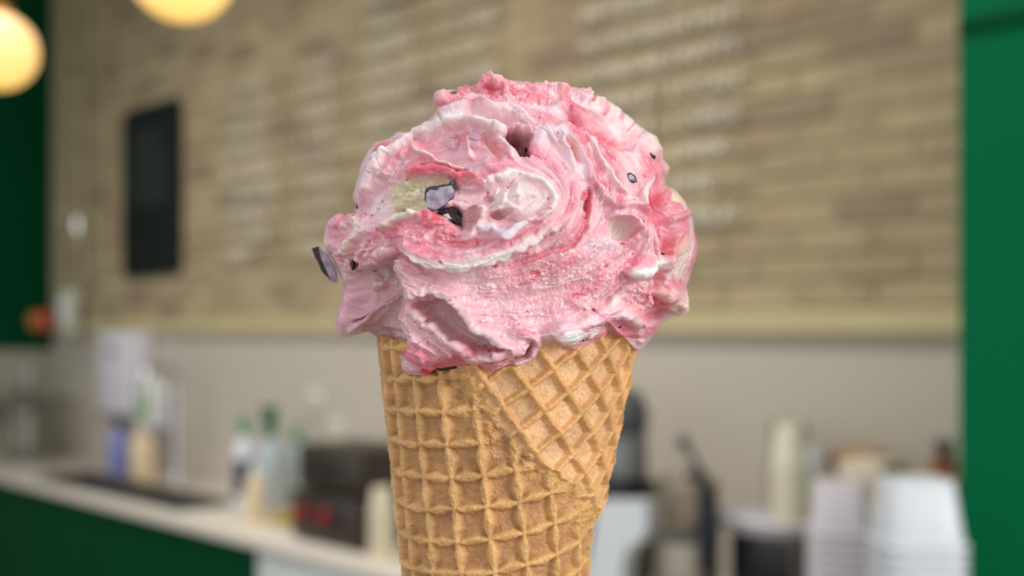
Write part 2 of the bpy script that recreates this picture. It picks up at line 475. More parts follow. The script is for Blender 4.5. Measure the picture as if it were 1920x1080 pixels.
t = thing('wall_shelf', 'narrow steel wall shelf below the green paint carrying tumblers', 'shelf', W(SL, 2.42, b0.z - 0.014))
MB().box(0.001, 0.62, -0.30, 0.12, -0.006, 0.0125, 0.003).build('board', M_STEEL, t)
for yy in (-0.24, 0.06):
    MB().prism([(0.001, -0.13), (0.02, -0.13), (0.3, -0.018), (0.3, -0.007), (0.001, -0.007)], yy, yy + 0.012).build('bracket', M_STEEL, t, smooth=False)

# ------------------------------------------------------------------ things at the sink
def boxw(px0, px1, py0, py1, q):
    """bottom centre, half width along the wall and height for a pixel box"""
    xm = (px0 + px1) / 2
    p = at(xm, q); s0_, s1_ = S(px0, q), S(px1, q)
    return p, (s1_ - s0_) / 2, ZP(py1, xm, q), ZP(py0, xm, q)

p, hw, zb, zt2 = boxw(212, 284, 622, 782, 2.60); hw *= .8
t = thing('towel_dispenser', 'tall white paper towel dispenser on the wall above the blue bottle', 'dispenser', Vector((p.x, p.y, zb)))
hz = zt2 - zb
MB().box(-hw, hw * 0.95, -0.11, 0.045, 0.02, hz, 0.02, 3).build('housing', mat('dispenser_white', (226, 222, 232), 0.4), t)
MB().box(-hw * 0.9, hw * 0.9, -0.112, 0.04, 0.0, 0.022, 0.005).build('outlet', mat('dispenser_grey', (120, 116, 120), 0.5), t)
MB().box(-hw * 0.3, hw * 0.3, -0.116, -0.108, hz * 0.75, hz * 0.8, 0.003).build('lock', M_STEEL, t)

def bottle(name, label, px, q, py_top, r, mbody, mcap, kind='plain', zbase=TOPZ, mlabel=None, cat='bottle'):
    p = at(px, q); zt_ = ZP(py_top, px, q); h = zt_ - zbase
    t = thing(name, label, cat, Vector((p.x, p.y, zbase + 0.0005)))
    hb = h * (0.80 if kind != 'spray' else 0.70)
    MB().lathe([(0, 0.001), (r * .9, 0.001), (r, 0.01), (r, hb * 0.78), (r * .85, hb * 0.9), (r * .38, hb), (r * .36, hb + 0.01)], 24).build('body', mbody, t)
    if kind == 'spray':
        MB().lathe([(r * .42, hb), (r * .42, hb + h * .1), (r * .3, hb + h * .12)], 18).build('collar', mcap, t)
        c = MB(); c.box(-r * .95, r * .55, -0.016, 0.016, hb + h * .12, h, 0.008); c.prism([(-r * .5, hb + h * .12), (-r * .35, hb + h * .12), (-r * .8, hb - h * .02), (-r * .95, hb - h * .0)], -0.007, 0.007)
        c.build('trigger', mcap, t)
    else:
        MB().lathe([(r * .44, hb), (r * .46, hb + 0.004), (r * .46, h - 0.006), (r * .40, h), (0, h)], 20).build('cap', mcap, t)
    if mlabel:
        MB().lathe([(r * 1.012, hb * .2), (r * 1.012, hb * .68)], 24, cap=False).build('label', mlabel, t)
    return t
M_GCAP = mat('green_cap', (40, 150, 88), 0.4)
M_BLUE = mat('blue_liquid_plastic', (136, 142, 206), 0.25, coat=.3)
M_CREAMP = mat('cream_plastic', (236, 214, 176), 0.4)
M_NAVY = mat('navy_label', (58, 66, 92), 0.5)
M_PALEBLUE = mat('pale_blue_plastic', (186, 200, 204), 0.35)
bottle('soap_bottle', 'blue soap bottle below the white towel dispenser', 223, 2.47, 782, 0.052, M_BLUE, M_BLACK)
bottle('lotion_bottle', 'cream bottle between the blue bottle and the tap', 268, 2.47, 795, 0.066, M_CREAMP, M_CREAM)
# carton with green label on a small wall shelf
p = at(288, 2.585); zs = ZP(792, 288, 2.585)
t = thing('corner_shelf', 'small white wall shelf holding the green-labelled jug', 'shelf', Vector((p.x, p.y, zs - 0.014)))
MB().box(-0.12, 0.16, -0.06, 0.063, 0, 0.013, 0.004).build('board', M_WHITE, t)
MB().prism([(-.01, -.06), (.01, -.06), (.01, 0), (-.01, 0)], 0.0, 0.063).build('bracket', M_WHITE, t)
t = thing('jug', 'white plastic jug with a square green label beside the towel dispenser', 'jug', Vector((p.x, p.y, zs)))
hj = ZP(700, 288, 2.585) - zs
MB().taper(0.085, 0.06, 0.0005, 0.08, 0.055, hj * .72, 0.02).lathe([(0.07, hj * .70), (0.03, hj * .86), (0.028, hj * .9)], 20).build('body', M_WHITE, t)
MB().lathe([(0.034, hj * .88), (0.034, hj), (0, hj)], 18).build('cap', M_WHITE, t)
MB().box(-0.07, 0.07, -0.0625, -0.055, hj * .16, hj * .64, 0.002).build('label', mat('lime_label', (142, 188, 84), 0.5), t)
MB().tube([(0.08, 0, hj * .2), (0.12, 0, hj * .3), (0.12, 0, hj * .55), (0.08, 0, hj * .65)], 0.012).build('handle', M_WHITE, t)

bottle('spray_bottle', 'white bottle with navy label and green cap beside the trigger spray', 458, 2.34, 782, 0.042, M_WHITE, M_GCAP, mlabel=M_NAVY)
bottle('trigger_spray', 'pale blue spray bottle with dark green trigger head', 508, 2.40, 762, 0.052, M_PALEBLUE, mat('deep_green_plastic', (34, 98, 66), 0.4), 'spray')
bottle('squeeze_bottle', 'short cream squeeze bottle in front of the navy-labelled bottle', 478, 2.22, 868, 0.038, M_CREAMP, M_WHITE)
bottle('clear_bottle', 'clear pale bottle standing left of the waffle iron', 556, 2.53, 800, 0.04, M_PALEBLUE, M_GCAP)
# wall sockets
for px, py, lb in ((592, 752, 'upper pale wall socket above the waffle iron'), (630, 806, 'lower pale wall socket just above the waffle iron')):
    p = at(px, D - 0.004, py)
    t = thing('wall_socket', lb, 'socket', p)
    MB().box(-0.05, 0.05, -0.012, 0.004, -0.05, 0.05, 0.005).build('plate', mat('socket_white', (232, 226, 208), 0.4), t)
    for sx in (-.02, .02): MB().box(sx - .006, sx + .006, -0.014, -0.011, -0.012, 0.012).build('slot', M_BLACK, t)

# waffle iron
p, hw, zb, zt2 = boxw(592, 742, 832, 950, 2.26); hw *= .86
t = thing('waffle_iron', 'dark brown double waffle iron with red knobs on the worktop', 'waffle iron', Vector((p.x, p.y, TOPZ)))
M_BROWN = mat('dark_brown_enamel', (58, 48, 40), 0.4)
hz = zt2 - TOPZ
MB().box(-hw, hw, -0.14, 0.17, 0.012, hz * .52, 0.012).build('body', M_BROWN, t)
MB().box(-hw * .96, hw * .96, -0.12, 0.16, hz * .54, hz, 0.018).build('lid', mat('lid_metal', (66, 58, 50), 0.35, .3), t)
for sx in (-hw * .8, hw * .8):
    for sy in (-.11, .14): MB().lathe([(0.014, 0.0005), (0.016, 0.014)], 12, (sx, sy)).build('foot', M_BLACK, t)
M_RED = mat('red_plastic', (150, 26, 24), 0.4)
for sx in (-hw * .62, hw * .05):
    k = MB().lathe([(0.026, 0), (0.026, 0.012), (0.02, 0.024), (0, 0.024)], 18).build('knob', M_RED, t); k.location = (sx, -0.14, hz * .3); k.rotation_euler = (math.pi / 2, 0, 0)
MB().box(-hw * .4, -hw * .15, -0.144, -0.138, hz * .18, hz * .42, .002).build('panel', M_BLACK, t)
MB().box(hw * .25, hw * .5, -0.144, -0.138, hz * .18, hz * .42, .002).build('panel', M_BLACK, t)
MB().tube([(-hw * .5, -0.11, hz * .8), (-hw * .5, -0.17, hz * .78), (hw * .2, -0.17, hz * .78), (hw * .2, -0.11, hz * .8)], 0.008).build('handle', M_BLACK, t)
p = at(536, 2.27)
t = thing('sponge_cloth', 'folded yellow cloth left of the waffle iron', 'cloth', Vector((p.x, p.y, TOPZ + .0005)))
M_YEL = mat('yellow_cloth', (196, 168, 84), 0.9, bump=.4, scale=60)
for k, (w1, w2) in enumerate(((.055, .045), (.05, .042), (.045, .04))):
    MB().box(-w1, w1, -w2, w2, k * .014, k * .014 + .0135, .005).build('fold', M_YEL, t)
# paper cups by the cone
def cup_stack(px, q, py_top, n, r, m, name, label, group, hcup=0.09, step=0.013, z0=TOPZ):
    p = at(px, q); zt_ = ZP(py_top, px, q)
    proto = None
    base = zt_ - hcup - step * (n - 1)
    if z0 is not None and base < z0: n = max(1, int((zt_ - hcup - z0) / step) + 1)
    base = z0 if z0 is not None else base
    st = (zt_ - hcup - base) / max(1, n - 1)
    for k in range(n):
        if proto is None:
            t = proto = thing(name, label, 'cup', (0, 0, 0), 0, group)
            MB().lathe([(0, hcup - .004), (r * .68, hcup - .004), (r * .7, hcup), (r * .72, hcup), (r, 0.004), (r * 1.03, 0.004), (r * 1.03, 0.0), (r * .98, 0.0), (r * .706, hcup - .006), (0, hcup - .006)], 24, cap=False).build('wall', m, t)
            MB().lathe([(r * 1.015, 0.0), (r * 1.07, 0.0025), (r * 1.015, 0.005)], 24, cap=False).build('rim', m, t)
        else:
            t = copy_tree(proto)
        t.location = (p.x, p.y, base + .0005 + st * k); t['label'] = label + ', ' + from_top(k, n)
cup_stack(716, 2.13, 915, 5, 0.043, M_CREAM, 'paper_cup', 'cream paper cup in the upside-down stack left of the cone', 'cream paper cups in a stack', 0.085, 0.014)

# ------------------------------------------------------------------ right part of the counter
# grey grinder behind the cone
p = at(1168, 2.40); s0_, s1_ = S(1128, 2.4), S(1206, 2.4); hw = (s1_ - s0_) / 2
t = thing('drinks_mixer', 'grey drinks mixer with domed head and black base right of the cone', 'mixer', Vector((p.x, p.y, TOPZ)))
M_GREY = mat('grey_enamel', (128, 130, 132), 0.4)
M_DGREY = mat('dark_grey_enamel', (84, 86, 90), 0.4)
zt_ = ZP(728, 1165, 2.40) - TOPZ; z1 = ZP(800, 1165, 2.4) - TOPZ; z2 = ZP(895, 1165, 2.4) - TOPZ
MB().lathe([(0, z1 - .02), (hw * .8, z1 - .02), (hw, z1), (hw, z1 + (zt_ - z1) * .4), (hw * .8, z1 + (zt_ - z1) * .8), (hw * .4, zt_), (0, zt_)], 28).build('head', M_DGREY, t)
MB().taper(hw * .8, hw * .7, z2, hw * .75, hw * .65, z1 - .015, .012).build('column', M_GREY, t)
MB().box(-hw * 1.15, hw * .95, -hw, hw, 0.001, z2, .015).build('base', M_BLACK, t)
# white bent stand
p = at(1168, 2.12)
t = thing('card_stand', 'white bent plastic stand leaning beside the steel canister', 'stand', Vector((p.x, p.y, TOPZ)))
def rel(px, py, q, p0):
    v = at(px, q, py); return ((v - p0).dot(T), v.z - TOPZ)
pts = [rel(x, y, 2.12, p) for x, y in ((1108, 1110), (1116, 1050), (1132, 938), (1222, 938), (1226, 985), (1212, 1012), (1192, 1022), (1180, 1050), (1170, 1110))]
zmin = min(z for x, z in pts); pts = [(x, z if z > zmin + 0.05 else 0.001) for x, z in pts]
MB().prism(pts, -0.03, 0.03).build('panel', mat('cool_white', (226, 232, 236), 0.35), t, smooth=False)
MB().box(-0.075, 0.07, -0.05, 0.05, 0.0005, 0.008, .003).build('foot', M_WHITE, t)
# steel canister with pump lever
p = at(1290, 2.13); s0_, s1_ = S(1242, 2.16), S(1345, 2.16); hw = (s1_ - s0_) / 2
t = thing('topping_pump', 'steel topping canister with a black knobbed lever arm', 'pump', Vector((p.x, p.y, TOPZ)))
zl = ZP(890, 1290, 2.16) - TOPZ
MB().lathe([(0, .001), (hw * .92, .001), (hw * .95, .01), (hw * .95, zl * .62), (hw * .9, zl * .64), (hw * .95, zl * .66), (hw * .95, zl - .01), (hw * .8, zl), (0, zl)], 30).build('canister', mat('canister_steel', (170, 158, 142), 0.3, .9), t)
MB().lathe([(hw * .97, zl * .60), (hw * 1.0, zl * .63), (hw * .97, zl * .66)], 30, cap=False).build('band', M_DGREY, t)
ks = rel(1294, 828, 2.16, p)
def R2(px, py): a = rel(px, py, 2.16, p); return (a[0], 0.0, a[1])
MB().tube([R2(1298, 832), R2(1316, 866), R2(1328, 892)], [.006, .009, .014]).build('lever', mat('dark_metal', (62, 64, 72), 0.35, .5), t)
MB().ball(R2(1294, 828), 0.0165).build('knob', M_BLACK, t)
arm = MB(); a_ = [R2(*q_) for q_ in ((1322, 880), (1336, 915), (1346, 955), (1346, 1010), (1344, 1060))]
arm.tube([(x, -.02, max(z, .03)) for x, y, z in a_], [.02, .028, .03, .03, .028]).build('arm', mat('navy_black', (30, 32, 42), 0.35), t)
# tray on a dark machine
p = at(1440, 2.28); s0_, s1_ = S(1352, 2.28), S(1528, 2.28); hw = (s1_ - s0_) / 2
zt_ = ZP(985, 1425, 2.24) - TOPZ
t = thing('syrup_warmer', 'dark warmer box under the white tray', 'warmer', Vector((p.x, p.y, TOPZ)))
M_WARM = mat('dark_steel', (96, 88, 82), 0.4, .6)
MB().box(-hw * .4, hw, -.1, .1, 0.012, zt_ - .012, .01).build('body', M_WARM, t)
MB().box(-hw * .35, hw * .9, -.105, -.098, zt_ * .5, zt_ - .02, .003).build('front_panel', M_BLACK, t)
for sx in (-hw * .3, hw * .9): MB().lathe([(0.014, 0.0005), (0.016, 0.014)], 12, (sx, -.07)).build('foot', M_BLACK, t)
zt_a = TOPZ + zt_ - 0.011
t = thing('serving_tray', 'white oval serving tray on the dark warmer box', 'tray', Vector((p.x, p.y, zt_a)))
tr = MB().lathe([(0, .0), (hw * .97, .0), (hw * 1.0, .018), (hw * 1.03, .024), (hw * .99, .022), (hw * .965, .005), (0, .005)], 40, cap=False)
tr.build('dish', mat('tray_white', (216, 214, 218), 0.3), t).scale = (1, .74, 1)
MB().lathe([(hw * 1.0, .02), (hw * 1.05, .025), (hw * 1.0, .029)], 40, cap=False).build('rim', M_WHITE, t).scale = (1, .74, 1)
# cup column on the tray
cup_stack(1480, 2.275, 796, 18, 0.046, mat('cream_cup', (232, 226, 204), 0.5), 'tall_paper_cup', 'cream cup in the tall upside-down stack on the tray', 'cream cups stacked on the tray', 0.10, 0.012, zt_a + .008)
bottle('green_bottle', 'pale green bottle just right of the tall cream cups', 1524, 2.44, 838, 0.03, mat('pale_green_plastic', (196, 216, 176), 0.35), M_WHITE)
# dark green jar with red label behind the cups
p = at(1478, 2.50)
t = thing('storage_jar', 'dark green jar with red label behind the cream cups', 'jar', Vector((p.x, p.y, TOPZ + .0005)))
r_ = (S(1545, 2.5) - S(1432, 2.5)) / 2 * .62; h_ = ZP(795, 1487, 2.5) - TOPZ
MB().lathe([(0, .001), (r_, .001), (r_ * 1.02, .01), (r_ * 1.02, h_ * .8), (r_ * .85, h_ * .9)], 30).build('body', mat('dark_green_glass', (38, 52, 36), 0.2), t)
MB().lathe([(r_ * .88, h_ * .88), (r_ * .9, h_ * .9), (r_ * .9, h_ * .985), (r_ * .85, h_), (0, h_)], 30).build('lid', mat('green_lid', (84, 118, 62), 0.4), t)
MB().lathe([(r_ * 1.03, h_ * .52), (r_ * 1.03, h_ * .78)], 30, cap=False).build('label', mat('red_label', (132, 38, 32), 0.5), t)
# basket, cream box, plant in the corner
p = at(1610, 2.56)
zbk = ZP(845, 1572, 2.545) - TOPZ; hw = (S(1640, 2.545) - S(1530, 2.545)) / 2 * .6
t = thing('wicker_basket', 'brown wicker basket behind the cream box', 'basket', Vector((p.x, p.y, TOPZ + .0005)))
M_WICK = mat('wicker', (150, 112, 78), 0.8, noise=.7, scale=40, rgb2=(86, 60, 42), bump=.5)
MB().taper(hw * .85, .06, 0, hw, .07, zbk * .96, .01).build('body', M_WICK, t)
MB().tube([(-hw, -.07, zbk * .96), (hw, -.07, zbk * .96), (hw, .07, zbk * .96), (-hw, .07, zbk * .96), (-hw, -.07, zbk * .96)], .012).build('rim', M_WICK, t)
for k in range(5):
    MB().ball((hw * (-.7 + .35 * k), rnd.uniform(-.04, .04), zbk * .97), .03, (1, 1, .7)).build('cone_wrapper', mat('kraft', (176, 136, 92), .8), t)
p, hw, zb, zt2 = boxw(1585, 1685, 862, 930, 2.36); hw *= .8
t = thing('cream_box', 'cream cardboard box behind the white tubs', 'box', Vector((p.x, p.y, TOPZ + .0005)))
hz = zt2 - TOPZ
MB().box(-hw, hw, -.07, .07, 0, hz * .9, .004).build('body', M_CREAM, t)
MB().box(-hw * 1.02, hw * 1.02, -.073, .073, hz * .82, hz, .004).build('lid', mat('cream_lid', (222, 210, 188), .6), t)
p = at(1770, 2.46)
zw = ZP(885, 1770, 2.46) - TOPZ
t = thing('wooden_crate', 'tan wooden crate beside the green partition', 'crate', Vector((p.x, p.y, TOPZ + .0005)))
M_WOOD = mat('crate_wood', (188, 148, 98), .7, noise=.5, scale=25, rgb2=(160, 120, 78))
hw = .06
for k in range(6):
    za, zb_ = zw * k / 6 + .003, zw * (k + 1) / 6 - .003
    for yy in (-.09, .08): MB().box(-hw, hw, yy, yy + .01, za, zb_, .002).build('slat', M_WOOD, t, smooth=False)
for sx in (-hw, hw - .012):
    for yy in (-.08, .068): MB().box(sx, sx + .012, yy, yy + .012, 0, zw).build('post', M_WOOD, t, smooth=False)
MB().box(-hw, hw, -.08, .08, .003, .012).build('bottom', M_WOOD, t, smooth=False)
MB().box(-hw, hw, -.078, .078, zw - .02, zw - .008).build('top_board', M_WOOD, t, smooth=False)
t = thing('potted_plant', 'small dark green plant on the wooden crate beside the green partition', 'plant', Vector((p.x, p.y, TOPZ + zw - .0075)))
MB().lathe([(0, 0), (.022, 0), (.03, .045), (.026, .045), (.0, .04)], 16, cap=False).build('pot', mat('terracotta', (150, 104, 76), .8), t)
M_LEAF = mat('dark_leaf', (42, 78, 44), .5)
for k in range(12):
    a = k * 2.4; l_ = .045 + .015 * rnd.random(); mb = MB(); bm = mb.bm
    tl = .35 + .5 * rnd.random()
    d_ = Vector((math.cos(a) * math.sin(tl), math.sin(a) * math.sin(tl), math.cos(tl))); sd = Vector((-math.sin(a), math.cos(a), 0)) * .011
    b0 = Vector((0, 0, .04)); nn = d_.cross(sd).normalized() * .002
    vs = [bm.verts.new(v) for v in (b0, b0 + d_ * l_ * .5 + sd, b0 + d_ * l_, b0 + d_ * l_ * .5 - sd, b0 + d_ * l_ * .5 + nn, b0 + d_ * l_ * .5 - nn)]
    for f in ((0, 1, 4), (1, 2, 4), (2, 3, 4), (3, 0, 4), (1, 0, 5), (2, 1, 5), (3, 2, 5), (0, 3, 5)): bm.faces.new([vs[i] for i in f])
    mb.build('leaf', M_LEAF, t)
# stacks of tubs
def tub_stack(px0, px1, py_top, q, m, name, label, group, htub, step, rot=0.0, tap=.74, zbase=TOPZ):
    p = at((px0 + px1) / 2, q); hw = (S(px1, q) - S(px0, q)) / 2 * .80
    zt_ = ZP(py_top, (px0 + px1) / 2, q)
    n = int((zt_ - htub - zbase) / step) + 1; st = (zt_ - htub - zbase) / (n - 1)
    proto = None
    for k in range(n):
        if proto is None:
            t = proto = thing(name, label, 'tub', (0, 0, 0), 0, group)
            e_ = .0018; MB().sqshell([(hw - e_, hw * .9 - e_, 0.0), (hw * tap - e_, hw * .9 * tap - e_, htub - .003)], cap1=True).sqshell([(hw - e_, hw * .9 - e_, 0), (hw, hw * .9, 0), (hw * tap, hw * .9 * tap, htub - .002), (hw * (tap - .03), hw * .9 * (tap - .03), htub)], cap1=True).build('body', m, t)
            MB().sqshell([(hw, hw * .9, 0), (hw * 1.06, hw * .96, .001), (hw * 1.07, hw * .97, .006), (hw * 1.05, hw * .95, .009), (hw * (1 - (1 - tap) * .009 / htub), hw * .9 * (1 - (1 - tap) * .009 / htub), .009)]).build('rim', m, t)
        else: t = copy_tree(proto)
        t.location = (p.x, p.y, zbase + .0005 + st * k); t.rotation_euler = (0, 0, PHI + rot); t['label'] = label + ', ' + from_top(k, n)
M_TUB = mat('tub_white', (206, 210, 216), .35)
M_TUB2 = mat('tub_lilac', (216, 208, 214), .4)
SC0 = S(1120, 1.5)
t = thing('service_counter', 'green service counter against the green partition under the white tubs', 'counter', W(SC0, 1.36, 0))
LS = SPE + 1.6 - SC0
MB().box(0.02, LS, 0.03, 0.385, 0.0, TOPZ - .041).build('body', M_GREEN_DARK, t, smooth=False)
MB().box(0.0, LS, 0.0, 0.387, TOPZ - .04, TOPZ, .006).build('top', M_QUARTZ, t)
tub_stack(1622, 1812, 898, 1.56, M_TUB, 'white_tub', 'white square tub in the stack against the green partition', 'white tubs stacked by the green partition', .10, .017, rot=math.radians(42), tap=.78)
tub_stack(1508, 1640, 903, 2.12, M_TUB2, 'pale_tub', 'pale lilac tub in the stack left of the white tubs', 'pale lilac tubs in a stack', .11, .022, rot=math.radians(30), tap=.8)

# ------------------------------------------------------------------ pendant globes
def globe(px, py, q, r, label):
    p = at(px, q, py)
    t = thing('pendant_lamp', label, 'lamp', p, 0, 'globe pendant lamps')
    m = MATS.get('opal')
    if not m:
        m = bpy.data.materials.new('opal_glass'); m.use_nodes = True; MATS['opal'] = m
        nt = m.node_tree; b = nt.nodes['Principled BSDF']
        b.inputs['Base Color'].default_value = lin((250, 214, 150)); b.inputs['Roughness'].default_value = .3
        tc = nt.nodes.new('ShaderNodeTexCoord'); sp = nt.nodes.new('ShaderNodeSeparateXYZ')
        nt.links.new(tc.outputs['Object'], sp.inputs['Vector'])
        mr = nt.nodes.new('ShaderNodeMapRange'); mr.inputs['From Min'].default_value = -.1; mr.inputs['From Max'].default_value = .06
        nt.links.new(sp.outputs['Z'], mr.inputs['Value'])
        cr = nt.nodes.new('ShaderNodeValToRGB')
        cr.color_ramp.elements[0].color = lin((255, 200, 92)); cr.color_ramp.elements[1].color = lin((252, 194, 140))
        nt.links.new(mr.outputs['Result'], cr.inputs['Fac']); nt.links.new(cr.outputs['Color'], b.inputs['Emission Color'])
        b.inputs['Emission Strength'].default_value = 0.92
    MB().ball((0, 0, 0), r).build('globe', m, t)
    MB().lathe([(0.03, r * .96), (0.035, r * 1.02), (0.03, r * 1.25), (0.008, r * 1.35)], 18).build('fitting', mat('brass_fitting', (176, 134, 74), .3, .9), t)
    MB().tube([(0, 0, r * 1.3), (0, 0, CEIL - p.z - .02)], .004, 8).build('cable', M_BLACK, t)
    MB().lathe([(0.05, CEIL - p.z - .025), (0.05, CEIL - p.z - .001)], 18).build('ceiling_rose', mat('brass_fitting', (176, 134, 74), .3, .9), t)
globe(-5, 95, .92, .088, 'glowing amber globe pendant lamp at the left edge')
globe(340, -62, .92, .094, 'glowing amber globe pendant lamp above the blackboard')
# ------------------------------------------------------------------ the ice cream
PX = Z0 / F                                          # metres per pixel at the cone's axis
rng = np.random.default_rng(11)
SS = 1.5
U0, V0, UW, VH = 570, 120, 760, 610
CW, CH = int(UW * SS), int(VH * SS)
gx, gy = np.meshgrid(U0 + np.arange(CW) / SS, V0 + np.arange(CH) / SS)

def vnoise(cell, seed, aniso=1.0):
    r = np.random.default_rng(seed)
    nx = ny = int((UW + VH) / cell) + 4
    g = r.random((ny, nx))
    ro = r.uniform(.3, 1.2); co_, si_ = math.cos(ro), math.sin(ro)
    fx = ((gx - U0) * co_ + (gy - V0) * si_) / cell; fy = ((V0 + VH - gy) * co_ + (gx - U0) * si_) / cell
    ix = fx.astype(int); iy = fy.astype(int); fx = fx - ix; fy = fy - iy
    fx = fx * fx * (3 - 2 * fx); fy = fy * fy * (3 - 2 * fy)
    return (g[iy, ix] * (1 - fx) + g[iy, ix + 1] * fx) * (1 - fy) + (g[iy + 1, ix] * (1 - fx) + g[iy + 1, ix + 1] * fx) * fy - 0.5
def fbm(cell, seed, octv=4, gain=.55):
    out = 0; a = 1.0
    for k in range(octv):
        out = out + a * vnoise(cell, seed + 17 * k); cell /= 2.0; a *= gain
    return out

WXn = 9 * fbm(34, 1, 3) + 2.2 * vnoise(13, 2)
WYn = 9 * fbm(34, 3, 3) + 2.2 * vnoise(13, 4)
qx, qy = gx + WXn, gy + WYn                          # warped coordinates make edges ragged
Hm = np.zeros((CH, CW)); Cm = np.zeros((CH, CW, 3)); CR = np.zeros((CH, CW))
def L3(c): return np.array(lin(c)[:3])

def spline(pts, n=10):
    p = np.array(pts, float)
    if len(p) < 3: return np.array([p[0] + (p[-1] - p[0]) * k / n for k in range(n + 1)])
    p = np.vstack([2 * p[0] - p[1], p, 2 * p[-1] - p[-2]]); out = []
    for i in range(1, len(p) - 2):
        for k in range(n):
            t = k / n
            out.append(.5 * (2 * p[i] + (p[i + 1] - p[i - 1]) * t + (2 * p[i - 1] - 5 * p[i] + 4 * p[i + 1] - p[i + 2]) * t * t + (3 * p[i] - p[i - 1] - 3 * p[i + 1] + p[i + 2]) * t ** 3))
    out.append(p[-2]); return np.array(out)
GUIDES = []
def curve(pts, pad, n=6, raw=False):
    """window slices, signed distance (right of travel positive) and parameter along the curve"""
    c = spline(pts, n)
    x0, y0 = c.min(0) - pad - 14; x1, y1 = c.max(0) + pad + 14
    a, b = max(0, int((x0 - U0) * SS)), min(CW, int((x1 - U0) * SS) + 1)
    e, f = max(0, int((y0 - V0) * SS)), min(CH, int((y1 - V0) * SS) + 1)
    sl = (slice(e, f), slice(a, b))
    X, Y = (gx[sl], gy[sl]) if raw else (qx[sl], qy[sl])
    best = np.full(X.shape, 1e9); sd = np.zeros(X.shape); tt = np.zeros(X.shape)
    n_ = len(c) - 1
    for i in range(n_):
        dx, dy = c[i + 1] - c[i]; l2 = dx * dx + dy * dy + 1e-9
        t = np.clip(((X - c[i, 0]) * dx + (Y - c[i, 1]) * dy) / l2, 0, 1)
        ex, ey = X - c[i, 0] - t * dx, Y - c[i, 1] - t * dy
        d2 = ex * ex + ey * ey; m = d2 < best
        best[m] = d2[m]; sg = np.sign(-dy * ex + dx * ey)
        sd[m] = (np.sqrt(d2) * sg)[m]; tt[m] = ((i + t) / n_)[m]
    return sl, sd, tt
def ends(t, e=.18): return np.clip(np.minimum(t, 1 - t) / e, 0, 1) ** .6
def prof(d, wn, wp): return np.where(d < 0, np.exp(-(d / wn) ** 2), np.exp(-(d / wp) ** 2))
def blend(sl, a, col):
    a = np.clip(a, 0, 1)[..., None]; Cm[sl] = Cm[sl] * (1 - a) + L3(col) * a
def ridge(pts, h, wn, wp=None, col=None, ca=.7, cw=None, e=.18, guide=True):
    wp = wp or wn
    sl, d, t = curve(pts, 2.2 * max(wn, wp))
    Hm[sl] += 1.65 * h * prof(d, wn, wp) * ends(t, e)
    if guide: GUIDES.append(spline(pts, 5))
    if col: blend(sl, min(1, 1.25 * ca) * prof(d, cw or min(wn, 12), cw or min(wp, 12)) * ends(t, e), col)
def stroke(pts, w, col, a=.7, e=.2):
    sl, d, t = curve(pts, 2.2 * w); blend(sl, a * np.exp(-(d / w) ** 2) * ends(t, e), col)
def polymask(poly, soft=6.0, raw=False):
    p = np.array(poly, float); pad = soft + 16
    x0, y0 = p.min(0) - pad; x1, y1 = p.max(0) + pad
    a, b = max(0, int((x0 - U0) * SS)), min(CW, int((x1 - U0) * SS) + 1)
    e, f = max(0, int((y0 - V0) * SS)), min(CH, int((y1 - V0) * SS) + 1)
    sl = (slice(e, f), slice(a, b)); X, Y = (gx[sl], gy[sl]) if raw else (qx[sl], qy[sl])
    ins = np.zeros(X.shape, bool); best = np.full(X.shape, 1e9)
    for i in range(len(p)):
        ax, ay = p[i]; bx, by = p[(i + 1) % len(p)]
        dx, dy = bx - ax, by - ay
        t = np.clip(((X - ax) * dx + (Y - ay) * dy) / (dx * dx + dy * dy + 1e-9), 0, 1)
        best = np.minimum(best, (X - ax - t * dx) ** 2 + (Y - ay - t * dy) ** 2)
        c_ = ((ay > Y) != (by > Y)) & (X < (bx - ax) * (Y - ay) / ((by - ay) if by != ay else 1e-9) + ax)
        ins ^= c_
    d = np.sqrt(best) * np.where(ins, 1, -1)
    m = np.clip(d / soft * .5 + .5, 0, 1); return sl, m * m * (3 - 2 * m)
def region(poly, h=0, soft=6, col=None, ca=.7, crumb=0):
    sl, m = polymask(poly, soft); Hm[sl] += 1.35 * h * m
    if col: blend(sl, ca * m, col)
    if crumb: CR[sl] = np.maximum(CR[sl], crumb * m)
def blob(cx, cy, rx, ry, h=0, rot=0, col=None, ca=.7, dome=True, crumb=0):
    pad = max(rx, ry) * 1.6 + 14
    a, b = max(0, int((cx - pad - U0) * SS)), min(CW, int((cx + pad - U0) * SS))
    e, f = max(0, int((cy - pad - V0) * SS)), min(CH, int((cy + pad - V0) * SS))
    sl = (slice(e, f), slice(a, b)); X, Y = qx[sl] - cx, qy[sl] - cy
    cs, sn = math.cos(math.radians(rot)), math.sin(math.radians(rot))
    r2 = ((X * cs + Y * sn) / rx) ** 2 + ((-X * sn + Y * cs) / ry) ** 2
    pf = np.sqrt(np.clip(1 - r2, 0, 1)) if dome else np.exp(-1.6 * r2)
    Hm[sl] += 1.3 * h * pf
    if col: blend(sl, ca * np.clip(1.6 * (1 - r2), 0, 1), col)
    if crumb: CR[sl] = np.maximum(CR[sl], crumb * np.clip(1.5 * (1 - r2), 0, 1))

LP, MP, HP = (246, 206, 212), (240, 178, 188), (238, 126, 142)
RED, WHT, CRM, LIL, DRK, GRY = (206, 44, 62), (250, 242, 238), (228, 222, 182), (216, 196, 214), (96, 16, 26), (206, 178, 178)
